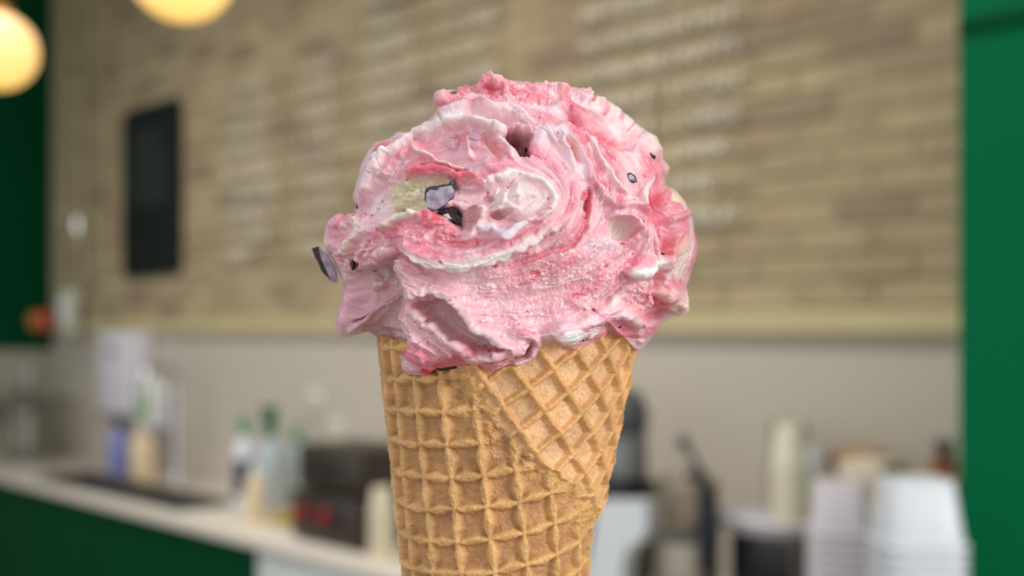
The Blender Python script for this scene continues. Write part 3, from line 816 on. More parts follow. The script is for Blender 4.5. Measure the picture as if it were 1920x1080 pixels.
# -- flow-aligned streaks: guide curves first
def G(*p): GUIDES.append(spline(p, 5))
G((745, 470), (850, 510), (960, 480), (1050, 430), (1090, 350), (1040, 260), (960, 215), (860, 205))
G((700, 345), (760, 280), (850, 232), (930, 240), (985, 300))
G((800, 540), (950, 560), (1080, 520), (1170, 440), (1200, 350), (1150, 260), (1080, 215))
G((860, 600), (1000, 610), (1110, 570), (1190, 500)); G((770, 560), (850, 640), (960, 672)); G((780, 600), (830, 670), (900, 680))
G((1250, 370), (1285, 440), (1270, 540)); G((690, 290), (668, 370), (640, 450)); G((640, 560), (660, 500)); G((720, 520), (740, 650))
G((1100, 190), (1180, 240), (1240, 300)); G((820, 190), (930, 170), (1060, 175)); G((905, 350), (985, 328), (1038, 375), (985, 420))
G((1010, 650), (1100, 615), (1180, 610)); G((880, 340), (800, 320), (740, 350)); G((720, 430), (800, 400))
cs_ = 10; nx_, ny_ = int(UW / cs_) + 2, int(VH / cs_) + 2
ggx, ggy = np.meshgrid(U0 + np.arange(nx_) * cs_, V0 + np.arange(ny_) * cs_)
ac, as_, aw = np.zeros_like(ggx, float), np.zeros_like(ggx, float), np.zeros_like(ggx, float)
for g_ in GUIDES:
    tg = np.diff(g_, axis=0); mid = (g_[1:] + g_[:-1]) / 2
    for (mx_, my_), (tx, ty) in zip(mid, tg):
        a2 = 2 * math.atan2(ty, tx); w_ = 1.0 / ((ggx - mx_) ** 2 + (ggy - my_) ** 2 + 60) ** 2
        ac += w_ * math.cos(a2); as_ += w_ * math.sin(a2); aw += w_
def up(g_):
    fx = (gx - U0) / cs_; fy = (gy - V0) / cs_; ix = fx.astype(int); iy = fy.astype(int); fx = fx - ix; fy = fy - iy
    return (g_[iy, ix] * (1 - fx) + g_[iy, ix + 1] * fx) * (1 - fy) + (g_[iy + 1, ix] * (1 - fx) + g_[iy + 1, ix + 1] * fx) * fy
ang = .5 * np.arctan2(up(as_ / aw), up(ac / aw)) + .25 * vnoise(40, 8)
fdx, fdy = np.cos(ang), np.sin(ang)
def lic(src, steps, st=1.4):
    acc = src.copy(); cnt = 1
    for sg in (1, -1):
        X = np.tile(np.arange(CW, dtype=float), (CH, 1)); Y = np.tile(np.arange(CH, dtype=float)[:, None], (1, CW))
        pdx, pdy = fdx * sg, fdy * sg
        for k in range(steps):
            X = np.clip(X + pdx * st, 0, CW - 1); Y = np.clip(Y + pdy * st, 0, CH - 1)
            xi, yi = X.astype(int), Y.astype(int)
            ndx, ndy = fdx[yi, xi], fdy[yi, xi]; flip = np.sign(ndx * pdx + ndy * pdy); flip[flip == 0] = 1
            pdx, pdy = ndx * flip, ndy * flip
            acc += src[yi, xi]; cnt += 1
    return acc / cnt
s1 = lic(vnoise(4, 51) + .6 * vnoise(9, 52), 34); s1 /= s1.std()
s2 = lic(vnoise(18, 53) + .5 * vnoise(8, 57), 60); s2 /= s2.std()
s3 = lic(vnoise(2.2, 54), 16); s3 /= s3.std()

# -- base colour: pink marbled with white along the flow
k1 = np.clip(.5 + .34 * s2 + .14 * s1, 0, 1)[..., None]
Cm[:] = L3((243, 196, 204)) * (1 - k1) + L3((230, 146, 162)) * k1
wv = np.clip((s2 * -.6 + s1 * .4 - .9) * .8, 0, .7)[..., None]; Cm[:] = Cm * (1 - wv) + L3(WHT) * wv
hv = np.clip((s2 * .8 + s1 * .5 - 1.0) * .55, 0, .75)[..., None]; Cm[:] = Cm * (1 - hv) + L3(HP) * hv

# -- big forms --------------------------------------------------------------------------------
region([(770, 480), (850, 512), (960, 490), (1070, 420), (1130, 330), (1190, 400), (1200, 480), (1130, 560), (1010, 630), (900, 620), (830, 560)], -7, 40)
ridge([(1170, 440), (1090, 515), (990, 575), (890, 600)], -7, 48, guide=False)
blob(860, 285, 85, 50, -16, -20, dome=False)                                     # smooth hollow upper left
blob(690, 330, 26, 66, 15, 22, (232, 200, 212), .55)                             # left lobe
blob(1266, 455, 42, 108, 14, -5)                                                 # right lobe
region([(650, 510), (735, 490), (765, 545), (750, 600), (765, 690), (735, 670), (700, 630), (655, 610)], -26, 12, (200, 166, 168), .6)  # lower-left recess, its shade put into the colour as a greyish tint
ridge([(1240, 340), (1226, 370), (1236, 420), (1242, 470), (1228, 515), (1232, 560), (1205, 605)], -15, 9, 8, HP, .65, 13)
# top crest, crumbly
ridge([(812, 192), (860, 178), (910, 168), (960, 170), (1020, 168), (1060, 168), (1105, 182)], 9, 12, 9, HP, .45, 14)
ridge([(1095, 182), (1140, 204), (1180, 234), (1220, 262), (1243, 296)], 13, 15, 10, WHT, .45, 16)
CR[(gy < 195 - .0 * gx) & (gx > 860) & (gx < 1110)] = .7
for i, (a_, b_) in enumerate((((1105, 195), (1112, 170)), ((1124, 218), (1144, 186)), ((1156, 226), (1166, 214)), ((1172, 245), (1190, 232)), ((1196, 262), (1210, 248)))):
    ridge([a_, b_], (-6, -2, -5, -3, -1)[i], (4, 6, 5, 3, 4)[i], guide=False, col=HP, ca=.55, e=.05)
ridge([(1062, 196), (1078, 222), (1102, 248), (1145, 262), (1195, 276)], -13, 10, 9, (232, 104, 124), .75, 14)
ridge([(1030, 205), (1060, 195), (1078, 215), (1095, 245), (1120, 275)], 7, 10, 5)
blob(930, 156, 22, 16, 12, 0, (246, 196, 190), .6)
blob(830, 188, 18, 14, 12, 0, (246, 206, 200), .6)
blob(925, 176, 16, 9, -8, 0, RED, .6); blob(852, 177, 9, 8, -6, 0, DRK, .85)
blob(1000, 180, 60, 10, 0, 4, (240, 112, 132), .6, crumb=.8); blob(1060, 182, 16, 12, 0, 0, RED, .45)
# upper-left arcs
ridge([(690, 372), (705, 340), (726, 305), (755, 276), (795, 248), (838, 230), (882, 226), (925, 240), (955, 268), (962, 296)], 14, 9, 8, WHT, .5, 9)
ridge([(676, 392), (700, 362), (728, 326), (752, 300), (790, 268)], 9, 6, 6)
ridge([(812, 226), (850, 206), (886, 194), (930, 204), (975, 214), (1020, 236)], 10, 7, 12, WHT, .35, 6)
ridge([(880, 215), (930, 222), (965, 235)], -6, 6)
ridge([(776, 282), (798, 290), (820, 304), (850, 312), (880, 320)], 10, 6, 4, (240, 214, 208), .7, 6)
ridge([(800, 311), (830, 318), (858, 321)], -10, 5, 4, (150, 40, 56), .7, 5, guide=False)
ridge([(766, 328), (798, 320), (842, 328), (882, 332), (912, 350)], 12, 5, 9, (240, 108, 122), .85, 8)
ridge([(900, 300), (930, 320), (960, 330), (900, 340)], 5, 8)
blob(846, 262, 12, 13, 7, 0, (206, 186, 200), .8); blob(888, 258, 14, 14, 6, 0, (206, 184, 200), .7); blob(878, 285, 8, 10, 7, 0, WHT, .5)
ridge([(872, 248), (876, 275), (880, 292)], 7, 4)
ridge([(905, 250), (925, 275), (940, 300)], -6, 8, 6, (238, 150, 150), .6)
# deep hole
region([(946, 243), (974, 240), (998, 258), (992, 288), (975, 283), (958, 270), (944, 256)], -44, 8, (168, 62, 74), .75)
region([(946, 252), (964, 246), (980, 262), (992, 280), (986, 292), (968, 284), (954, 268)], -12, 4, (58, 6, 14), 1.0)  # near-black red bottom, the hole's darkness put into the colour
blob(992, 252, 11, 11, 16, 0, (240, 170, 172), .8)
ridge([(1000, 272), (1026, 252), (1056, 258), (1080, 292), (1092, 335)], 11, 18, 14, (236, 222, 232), .55, 15)
ridge([(1060, 262), (1076, 282), (1090, 312)], -8, 5, 5, (242, 170, 158), .7, 7)
ridge([(1046, 232), (1072, 246), (1096, 280), (1112, 322), (1138, 366), (1176, 396)], 10, 6, 8)
ridge([(1078, 236), (1106, 268), (1130, 306), (1158, 346), (1196, 376)], 8, 6, 5, WHT, .4, 6)
ridge([(1062, 240), (1090, 270), (1114, 312), (1146, 356)], -6, 4, 4, HP, .6, 5)
# central swirl
ridge([(742, 462), (768, 468), (800, 488), (850, 502), (905, 494), (960, 474), (1010, 450), (1046, 424), (1072, 392)], 24, 44, 5, None)
stroke([(752, 462), (800, 485), (850, 498), (905, 490), (960, 470), (1010, 447), (1046, 421)], 6, WHT, .85)
ridge([(770, 458), (820, 462), (880, 462), (930, 452)], -9, 12, 12)
ridge([(1106, 350), (1106, 400), (1094, 430), (1062, 462), (1012, 484), (940, 508)], -8, 5, 7, HP, .6, 7)
ridge([(1104, 345), (1104, 375), (1102, 395)], -6, 4, 4, RED, .7, 5, guide=False)
blob(1098, 364, 9, 11, 5, 0, (222, 44, 58), .95)
blob(990, 376, 58, 46, 15, -10)
ridge([(903, 356), (940, 336), (985, 328), (1022, 346), (1040, 376), (1030, 402), (1000, 418)], 8, 7, 6, WHT, .6, 8)
region([(930, 350), (990, 335), (1025, 365), (1020, 400), (975, 415), (930, 395)], 0, 14, (240, 228, 226), .55)
ridge([(903, 436), (926, 430), (950, 446), (972, 434), (1008, 408)], 14, 9, 6, (244, 226, 236), .8, 8)
region([(925, 358), (968, 350), (975, 390), (950, 410), (918, 404)], 4, 8, WHT, .4, .9)
blob(940, 402, 18, 10, -12, -30, (222, 160, 150), .6); blob(915, 372, 12, 7, -6, 20, (178, 90, 110), .5)
ridge([(895, 385), (912, 404), (900, 430), (872, 450)], 9, 9, 6, (246, 222, 216), .6, 8)
ridge([(860, 360), (905, 350), (930, 342)], 6, 8)
# cream patch, chocolate pocket
region([(722, 372), (740, 346), (775, 333), (830, 336), (858, 350), (800, 358), (797, 388), (770, 402), (735, 402)], -9, 8, CRM, .85, .8)
blob(756, 396, 22, 10, -6, 0, (196, 148, 112), .6); blob(772, 352, 26, 12, 3, 0, (208, 206, 160), .6)
ridge([(712, 428), (738, 414), (768, 403), (794, 396)], 13, 7, 9, (238, 230, 208), .85, 9)
blob(815, 408, 30, 17, 11, 15, (230, 70, 96), .85); blob(840, 428, 30, 12, 5, 10, (240, 140, 156), .6)
region([(812, 398), (848, 380), (868, 392), (870, 424), (848, 416), (834, 402)], -14, 6, (60, 20, 24), .8)
blob(884, 406, 18, 24, -11, 0, (206, 150, 146), .6)
region([(700, 425), (790, 410), (870, 440), (860, 460), (760, 455), (715, 450)], 0, 10, (234, 150, 162), .5, .5)
# left side
ridge([(646, 408), (626, 424), (619, 450), (628, 478)], 14, 11, 9, (244, 196, 208), .7, 10)
ridge([(664, 408), (668, 432), (656, 460), (648, 482)], 9, 8, 7, (240, 222, 208), .6, 8)
region([(640, 410), (715, 415), (745, 460), (735, 505), (655, 510), (632, 480)], 0, 10, None, 0, .95)
blob(660, 498, 6, 11, -8, 0, (110, 16, 36), .9); blob(703, 296, 12, 13, -10, 0, (126, 24, 38), .85); blob(718, 272, 20, 12, 2, -30, (236, 98, 112), .8)
ridge([(708, 305), (728, 296), (740, 288)], 8, 5, 5, WHT, .5)
blob(752, 256, 13, 8, 8, 0, (220, 210, 220), .7)
blob(728, 476, 20, 13, 16, 0, (244, 186, 200), .8); blob(745, 494, 14, 6, -7, 40, (140, 30, 50), .6)
ridge([(700, 475), (712, 500), (706, 530), (690, 545)], 9, 6, 5); blob(690, 535, 22, 14, 8, 0, (232, 160, 172), .5)
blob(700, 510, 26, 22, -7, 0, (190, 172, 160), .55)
ridge([(658, 540), (648, 575), (640, 612)], 14, 14, 12, (242, 178, 196), .6, 16); blob(661, 607, 10, 7, -9, -20, (190, 96, 96), .7)
ridge([(690, 622), (720, 620), (748, 622)], 6, 4)
# ragged fold edges above and beside the curl
ridge([(770, 482), (748, 502), (744, 524), (764, 548), (800, 560)], 15, 46, 5, None)
ridge([(746, 572), (758, 604), (776, 640), (768, 674), (762, 702)], 17, 34, 5, None)
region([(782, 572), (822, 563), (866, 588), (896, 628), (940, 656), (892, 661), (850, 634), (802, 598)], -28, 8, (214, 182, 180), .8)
ridge([(758, 552), (798, 545), (836, 553), (870, 582), (896, 618), (930, 646), (985, 655)], 17, 24, 5, (248, 216, 220), .55, 8)
ridge([(768, 566), (786, 592), (816, 616), (846, 640), (872, 664), (920, 668), (965, 664)], 9, 7, 8, (248, 220, 222), .5, 7)
ridge([(775, 620), (800, 650), (822, 672)], 6, 5); ridge([(800, 622), (830, 655), (850, 668)], 6, 6); ridge([(790, 655), (800, 675)], 6, 4)
stroke([(790, 698), (810, 690), (850, 676), (880, 668)], 8, (214, 60, 84), .6); blob(798, 696, 12, 8, 4, 0, (208, 34, 58), .8)
stroke([(872, 664), (910, 658), (945, 660)], 4, (196, 70, 92), .7)
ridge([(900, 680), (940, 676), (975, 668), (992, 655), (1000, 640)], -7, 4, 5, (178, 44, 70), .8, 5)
ridge([(930, 690), (970, 682), (1003, 662), (1006, 640), (985, 628), (940, 630)], 9, 6, 8)
blob(752, 692, 12, 11, 8)
# scraped band, icy grain
region([(830, 520), (960, 490), (1070, 450), (1130, 430), (1180, 470), (1150, 545), (1060, 600), (960, 640), (900, 620), (860, 570)], 0, 25, (246, 200, 210), .35)
GRAIN = polymask([(820, 510), (960, 488), (1070, 450), (1130, 430), (1190, 480), (1150, 560), (1060, 610), (960, 650), (900, 620), (850, 560)], 30)
stroke([(930, 525), (1000, 512), (1060, 495), (1100, 470)], 14, (240, 132, 148), .6); stroke([(1060, 566), (1110, 540), (1160, 500)], 14, (238, 128, 146), .65)
stroke([(960, 575), (1040, 560), (1100, 530)], 10, (240, 150, 164), .5); stroke([(1010, 432), (1000, 446)], 5, RED, .7)
blob(1003, 516, 12, 6, -3, 0, (216, 58, 66), .7); blob(1088, 556, 14, 5, -3, -25, (216, 70, 80), .7); blob(930, 499, 6, 4, 0, 0, (200, 60, 52), .8)
stroke([(1090, 470), (1140, 450), (1170, 455)], 18, (242, 224, 232), .6)
# dent and ridges at the right
blob(1168, 424, 24, 26, -19, 20, (226, 214, 202), .8)
ridge([(1142, 402), (1166, 398), (1188, 406), (1196, 432), (1186, 462)], 8, 5, 6, (246, 196, 206), .5)
ridge([(1224, 322), (1212, 358), (1203, 388)], 10, 5, 5, (248, 226, 232), .8, 6)
ridge([(1152, 392), (1180, 380), (1204, 388), (1220, 402)], 9, 7, 6)
region([(1205, 285), (1238, 300), (1235, 340), (1215, 345), (1205, 320)], 0, 14, (238, 108, 130), .7)
stroke([(1225, 350), (1235, 385)], 12, (236, 96, 122), .7); blob(1222, 440, 20, 26, 5, 0, (246, 192, 204), .6)
ridge([(1196, 420), (1206, 450), (1196, 490), (1180, 520)], 8, 7, 7)
stroke([(1200, 470), (1176, 515), (1168, 530)], 9, (236, 112, 136), .65)
ridge([(1182, 522), (1206, 510), (1228, 497), (1246, 478)], 16, 10, 9, (250, 246, 244), .95, 11); blob(1198, 518, 18, 10, 6, 0, WHT, .9)
blob(1262, 376, 14, 12, -3, 0, (246, 226, 186), .85); ridge([(1236, 424), (1262, 416), (1290, 404)], 9, 6); stroke([(1258, 448), (1256, 480)], 8, (240, 142, 128), .7)
stroke([(1272, 450), (1268, 490), (1252, 525)], 10, (246, 236, 214), .8)
ridge([(1256, 440), (1250, 480), (1248, 510)], 8, 4, 6); ridge([(1226, 540), (1254, 556), (1288, 574)], 12, 12, 9, (248, 212, 202), .5)
blob(1284, 578, 14, 14, 8, 0, (246, 196, 196), .4); blob(1262, 574, 16, 10, 6, 0, (240, 222, 190), .6); blob(1262, 592, 12, 5, 4, 0, WHT, .8)
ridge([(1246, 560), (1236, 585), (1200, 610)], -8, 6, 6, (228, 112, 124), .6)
blob(1210, 605, 16, 12, 9, 20, (246, 186, 200), .5); ridge([(1190, 640), (1215, 632), (1232, 610)], 6, 6)
region([(1180, 535), (1230, 520), (1235, 560), (1200, 590), (1175, 575)], 0, 12, (240, 150, 158), .5, .7)
# roll along the lower edge
ridge([(1018, 640), (1056, 618), (1100, 602), (1150, 586), (1186, 600), (1196, 630)], 14, 18, 14, (248, 208, 218), .5, 12)
ridge([(1060, 606), (1110, 586), (1150, 558), (1184, 536)], -6, 4, 4, (242, 180, 184), .5)
stroke([(1110, 590), (1150, 600), (1176, 618)], 9, (240, 130, 170), .5)
blob(1068, 632, 30, 15, 11, -14, (252, 250, 248), 1.0); blob(1110, 622, 18, 9, 5, -20, (248, 238, 240), .8)
for i in range(120):
    cx_, cy_ = rng.uniform(620, 1290), rng.uniform(180, 680); r_ = rng.uniform(1.3, 3.2)
    blob(cx_, cy_, r_ * rng.uniform(1, 2), r_, rng.uniform(-1.5, 1), rng.uniform(-60, 60), ((190, 60, 74), (150, 40, 60), (224, 90, 100))[i % 3], .75)

# -- surface texture --------------------------------------------------------------------------
grain = np.zeros((CH, CW)); grain[GRAIN[0]] = GRAIN[1]
crumb = np.abs(fbm(11, 61, 4, .6)) * 2 - .4
gr = fbm(5, 71, 3, .7)
CR2 = np.clip(CR + .10, 0, 1)
msk = np.clip(.5 + 2.2 * fbm(70, 131, 2), 0, 1)
thin = np.exp(-((s2 + .35 * s1) / .20) ** 2) * msk; thin2 = np.exp(-((s2 + .3 * s1 - 1.1) / .16) ** 2) * (1 - msk)
Hm += s1 * .35 + s2 * 2.8 + thin * 3.0 - thin2 * 2.5
def gblur(A, sig):
    fy_ = np.fft.fftfreq(A.shape[0])[:, None]; fx_ = np.fft.rfftfreq(A.shape[1])[None]
    return np.fft.irfft2(np.fft.rfft2(A) * np.exp(-2 * (np.pi * sig * SS) ** 2 * (fx_ ** 2 + fy_ ** 2)), A.shape)
Hs = gblur(Hm, 3.0); Hr = np.clip(Hm - gblur(Hm, 14), 0, 16)
gyy, gxx = np.gradient(Hs * SS)
LX, LY = [gblur(-g_ * Hr * .11, 1.0) for g_ in (gxx, gyy)]        # raised lips lean out over the lower folds
LX, LY = np.clip(LX, -9, 9), np.clip(LY, -9, 9)
Cm[:] = Cm * (1 + .10 * np.clip(gr * (.3 + grain), -.6, .6))[..., None]
wsp = np.clip((fbm(7, 77, 3) - .22) * 3, 0, .5)[..., None] * (.4 + .6 * np.clip(CR2 + grain, 0, 1))[..., None]
Cm[:] = Cm * (1 - wsp) + L3(WHT) * wsp
Cm[:] = Cm * (1 - .35 * thin[..., None]) + L3(WHT) * .35 * thin[..., None]; Cm[:] = Cm * (1 - .45 * thin2[..., None]) + L3((228, 100, 122)) * .45 * thin2[..., None]  # crests whitened; creases tinted hot pink, crevice darkness put into the colour
np.clip(Cm, 0, 1, out=Cm)

def samp(A, u, v):
    fx = np.clip((u - U0) * SS, 0, CW - 1.001); fy = np.clip((v - V0) * SS, 0, CH - 1.001)
    ix = fx.astype(int); iy = fy.astype(int); fx = fx - ix; fy = fy - iy
    if A.ndim == 3: fx = fx[..., None]; fy = fy[..., None]
    return (A[iy, ix] * (1 - fx) + A[iy, ix + 1] * fx) * (1 - fy) + (A[iy + 1, ix] * (1 - fx) + A[iy + 1, ix + 1] * fx) * fy

OUT = [(930, 143), (945, 150), (970, 155), (1000, 157), (1030, 160), (1060, 157), (1080, 168), (1105, 167), (1118, 180), (1140, 190), (1165, 212), (1190, 232), (1210, 248), (1228, 258), (1240, 280), (1243, 298),
       (1255, 315), (1248, 332), (1246, 346), (1266, 358), (1285, 385), (1297, 415), (1300, 440), (1306, 465), (1303, 490), (1292, 512), (1287, 540), (1293, 562), (1294, 582), (1280, 595), (1262, 592),
       (1240, 608), (1226, 630), (1205, 648), (1189, 657), (1180, 636), (1164, 613), (1146, 622), (1130, 634), (1102, 650), (1080, 656), (1055, 652), (1040, 642), (1014, 650), (1002, 670), (975, 681), (946, 684), (926, 697),
       (900, 683), (866, 682), (815, 690), (796, 706), (767, 702), (752, 692), (730, 662), (710, 634), (690, 622), (662, 625), (642, 632), (632, 618), (636, 590), (641, 560), (641, 535), (632, 506), (622, 488),
       (610, 470), (607, 445), (612, 424), (626, 410), (646, 404), (664, 402), (668, 388), (661, 370), (668, 340), (678, 310), (690, 288), (706, 268), (735, 257), (745, 247), (766, 250), (790, 240), (808, 224), (820, 206),
       (811, 188), (820, 174), (846, 168), (872, 168), (896, 168), (902, 148), (916, 142)]
CX, CY = 955.0, 420.0
def radius(th):
    P_ = np.array(OUT, float) - (CX, CY); R_ = np.zeros_like(th); c, s = np.cos(th), np.sin(th)
    for i in range(len(P_)):
        a, b = P_[i], P_[(i + 1) % len(P_)]; e = b - a
        den = c * e[1] - s * e[0]; den = np.where(np.abs(den) < 1e-9, 1e-9, den)
        t = (a[0] * e[1] - a[1] * e[0]) / den; k = (a[0] * s - a[1] * c) / den
        R_ = np.where((k >= 0) & (k <= 1) & (t > 0), np.maximum(R_, t), R_)
    return R_
def csm(a, w):
    k = np.exp(-.5 * (np.arange(-3 * w, 3 * w + 1) / w) ** 2); k /= k.sum()
    return np.convolve(np.concatenate([a[-3 * w:], a, a[:3 * w]]), k, 'valid')
NT = 1150
th = np.arange(NT) * 2 * np.pi / NT
R = radius(th) + csm(rng.normal(0, 4.0, NT), 5)
R = csm(R, 1); Rs = csm(R, 38)
def cone_axis(v): return 949 - (v - 650) * (21 / 430.)
def cone_r(v): return np.maximum(235 - (v - 650) * .151, 0.5)
eu, ev = CX + R * np.cos(th), CY + R * np.sin(th)
dc = np.sqrt(np.clip(cone_r(ev) ** 2 - (eu - cone_axis(ev)) ** 2, 0, None)) + 7
d_edge = csm(np.where((ev > 608) & (np.abs(eu - cone_axis(ev)) < cone_r(ev) + 3), dc, 0.0), 6)
DC = 312.0
NRF = 430
rho = np.concatenate([np.linspace(0, .6, 190, endpoint=False), np.linspace(.6, .93, 140, endpoint=False), 1 - .07 * (1 - np.linspace(0, 1, NRF - 330)) ** 1.6])
rho[0] = .002
rr_, tt_ = np.meshgrid(rho, th, indexing='ij')
def place(rr_, tt_):
    i = (np.round(tt_ / (2 * np.pi) * NT).astype(int)) % NT
    rad = rr_ * Rs[i] + rr_ ** 7 * (R[i] - Rs[i])
    u = CX + rad * np.cos(tt_); v = CY + rad * np.sin(tt_)
    de = d_edge[i]
    low = np.clip((v - 560) / 120, 0, 1)
    d = de * rr_ ** 2 + (DC - de * rr_ ** 2) * np.clip(1 - rr_ ** 2.5, 0, 1) ** .5
    cd = cone_r(v) ** 2 - (u - cone_axis(v)) ** 2
    lim = np.sqrt(np.clip(cd, 0, None)) + 9 + 38 * np.clip((1 - rr_) / .10, 0, 1)
    w_ = (lambda q_: q_ * q_ * (3 - 2 * q_))(np.clip((v - 500) / 130, 0, 1)) * np.clip(cd / 3000, 0, 1)
    d = d + w_ * np.clip(lim - d, 0, None)
    return u, v, d
uF, vF, dF = place(rr_, tt_)
def world(u, v, d, sgn=1):
    y = Z0 - d * PX
    return np.stack([(u - 960) / F * y, np.where(sgn > 0, y, 2 * Z0 - y), EYE - (v - HY) / F * y], -1)
PF = world(uF, vF, dF)
# normals of the smooth form
dr = np.gradient(PF, axis=0); dt = np.roll(PF, -1, 1) - np.roll(PF, 1, 1)
NF = np.cross(dr, dt); NF /= np.linalg.norm(NF, axis=-1, keepdims=True) + 1e-12
if NF[NRF // 3, 0, 1] > 0: NF = -NF
fade = np.clip((1 - rr_) / .03, 0, 1)
fade = np.maximum(fade, .6)[..., None]
fade[-1] = 0
def vn3d(P_, cell, seed):
    g = np.random.default_rng(seed).random((64, 64, 64)).astype(np.float32); Q = P_ / cell; I = np.floor(Q).astype(np.int32); f_ = (Q - I).astype(np.float32); f_ = f_ * f_ * (3 - 2 * f_); I &= 63; J = (I + 1) & 63
    x, y, z = f_[..., 0], f_[..., 1], f_[..., 2]; out = 0
    for a, wx in ((I, 1 - x), (J, x)):
        for b, wy in ((I, 1 - y), (J, y)):
            out = out + wx * wy * (g[a[..., 0], b[..., 1], I[..., 2]] * (1 - z) + g[a[..., 0], b[..., 1], J[..., 2]] * z)
    return out - .5
RM = np.array([[.80, .36, -.48], [-.6, .48, -.64], [0, .8, .6]]); PP = ((PF - PF[0, 0]) / PX) @ RM + 800
n60 = vn3d(PP, 55, 1) + .5 * vn3d(PP, 26, 2)
cru = np.abs(vn3d(PP, 13, 3) + .55 * vn3d(PP, 6.5, 4)) * 2 - .3
grn = vn3d(PP, 6, 5) + .7 * vn3d(PP, 3.2, 6)
crw = np.clip(samp(CR, uF, vF) + .06, 0, 1); grw = samp(grain, uF, vF)
nv = np.abs(NF[..., 1]); wf = np.clip(nv / .5, .35, 1)
HF = (np.clip(samp(Hm, uF, vF), -52, 48) * wf)[..., None]
HH = (n60 * 9 + crw * cru * 13 + (grw * 1.6 + .35) * grn)[..., None]
DIR = NF + np.array([0, -1.1, 0]); DIR /= np.linalg.norm(DIR, axis=-1, keepdims=True)
lat = np.stack([samp(LX, uF, vF), 0 * uF, -samp(LY, uF, vF)], -1)
lat -= NF * (lat * NF).sum(-1, keepdims=True)
PF2 = PF + (DIR * HF + NF * HH + lat) * PX * fade
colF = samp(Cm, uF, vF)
# underside strip and far half (mirror with coarser rings)
rows, cols = [PF2], [colF]
eP = PF2[-1]
for k in range(1, 7):
    f_ = k / 7; r_ = eP.copy(); yb = 2 * Z0 - eP[:, 1]; r_[:, 1] = eP[:, 1] * (1 - f_) + yb * f_
    rows.append(r_[None]); cols.append(colF[-1][None])
idx = np.unique(np.concatenate([np.arange(0, NRF, 6), np.arange(NRF - 20, NRF, 2)]))[::-1]
bk = PF2[idx].copy(); bk[..., 1] = 2 * Z0 - bk[..., 1]
rows.append(bk); cols.append(colF[idx])
V_ = np.concatenate(rows); Cc = np.concatenate(cols)
nr = V_.shape[0]

def grid_mesh(name, V_, Cc, wrap=True, caps=True):
    nr, nt = V_.shape[:2]
    i = np.arange(nr - 1)[:, None]; j = np.arange(nt if wrap else nt - 1)[None]
    q = np.stack([i * nt + j, i * nt + (j + 1) % nt, (i + 1) * nt + (j + 1) % nt, (i + 1) * nt + j], -1).reshape(-1, 4)
    me = bpy.data.meshes.new(name)
    nv, nf = nr * nt, len(q); tot = nf * 4
    me.vertices.add(nv); me.vertices.foreach_set('co', V_.reshape(-1).astype(np.float32))
    me.loops.add(tot); me.loops.foreach_set('vertex_index', q.reshape(-1).astype(np.int32))
    me.polygons.add(nf); me.polygons.foreach_set('loop_start', (np.arange(nf) * 4).astype(np.int32))
    me.polygons.foreach_set('use_smooth', np.ones(nf, bool))
    me.update(calc_edges=True); me.validate()
    at_ = me.attributes.new('albedo', 'FLOAT_COLOR', 'POINT')
    c4 = np.ones((nv, 4), np.float32); c4[:, :3] = Cc.reshape(-1, 3); at_.data.foreach_set('color', c4.reshape(-1))
    return me
def attr_mat(name, rough, sss=0.0, bump=0.0, bscale=900, spec=.5, rad=(1, .5, .4)):
    m = bpy.data.materials.new(name); m.use_nodes = True; nt = m.node_tree; b = nt.nodes['Principled BSDF']
    a = nt.nodes.new('ShaderNodeAttribute'); a.attribute_name = 'albedo'
    tc = nt.nodes.new('ShaderNodeTexCoord'); nz = nt.nodes.new('ShaderNodeTexNoise'); nz.inputs['Scale'].default_value = bscale; nz.inputs['Detail'].default_value = 4
    nt.links.new(tc.outputs['Object'], nz.inputs['Vector'])
    nt.links.new(a.outputs['Color'], b.inputs['Base Color'])
    mr = nt.nodes.new('ShaderNodeMapRange'); mr.inputs['To Min'].default_value = rough - .15; mr.inputs['To Max'].default_value = rough + .15
    nt.links.new(nz.outputs['Fac'], mr.inputs['Value']); nt.links.new(mr.outputs['Result'], b.inputs['Roughness'])
    b.inputs['Specular IOR Level'].default_value = spec
    if sss:
        b.inputs['Subsurface Weight'].default_value = sss; b.inputs['Subsurface Radius'].default_value = rad; b.inputs['Subsurface Scale'].default_value = .0016
    if bump:
        bp = nt.nodes.new('ShaderNodeBump'); bp.inputs['Strength'].default_value = bump; bp.inputs['Distance'].default_value = .0004
        nt.links.new(nz.outputs['Fac'], bp.inputs['Height']); nt.links.new(bp.outputs['Normal'], b.inputs['Normal'])
    return m
cone_root = thing('ice_cream_cone', 'waffle cone topped with a big pink ice cream scoop flecked with chocolate', 'ice cream', (0, Z0, EYE - (2206 - HY) * PX), 0)
cone_root.location = RW(0, Z0, EYE - (2206 - HY) * PX); cone_root.rotation_euler = (0, 0, YAW)
org = np.array([0, Z0, EYE - (2206 - HY) * PX])
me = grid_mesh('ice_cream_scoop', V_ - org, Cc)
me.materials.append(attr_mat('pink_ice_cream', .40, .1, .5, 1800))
scoop = bpy.data.objects.new('ice_cream_scoop', me); COL.objects.link(scoop); scoop.parent = cone_root
scoop['label'] = 'pink marbled ice cream with ragged folds and red streaks'

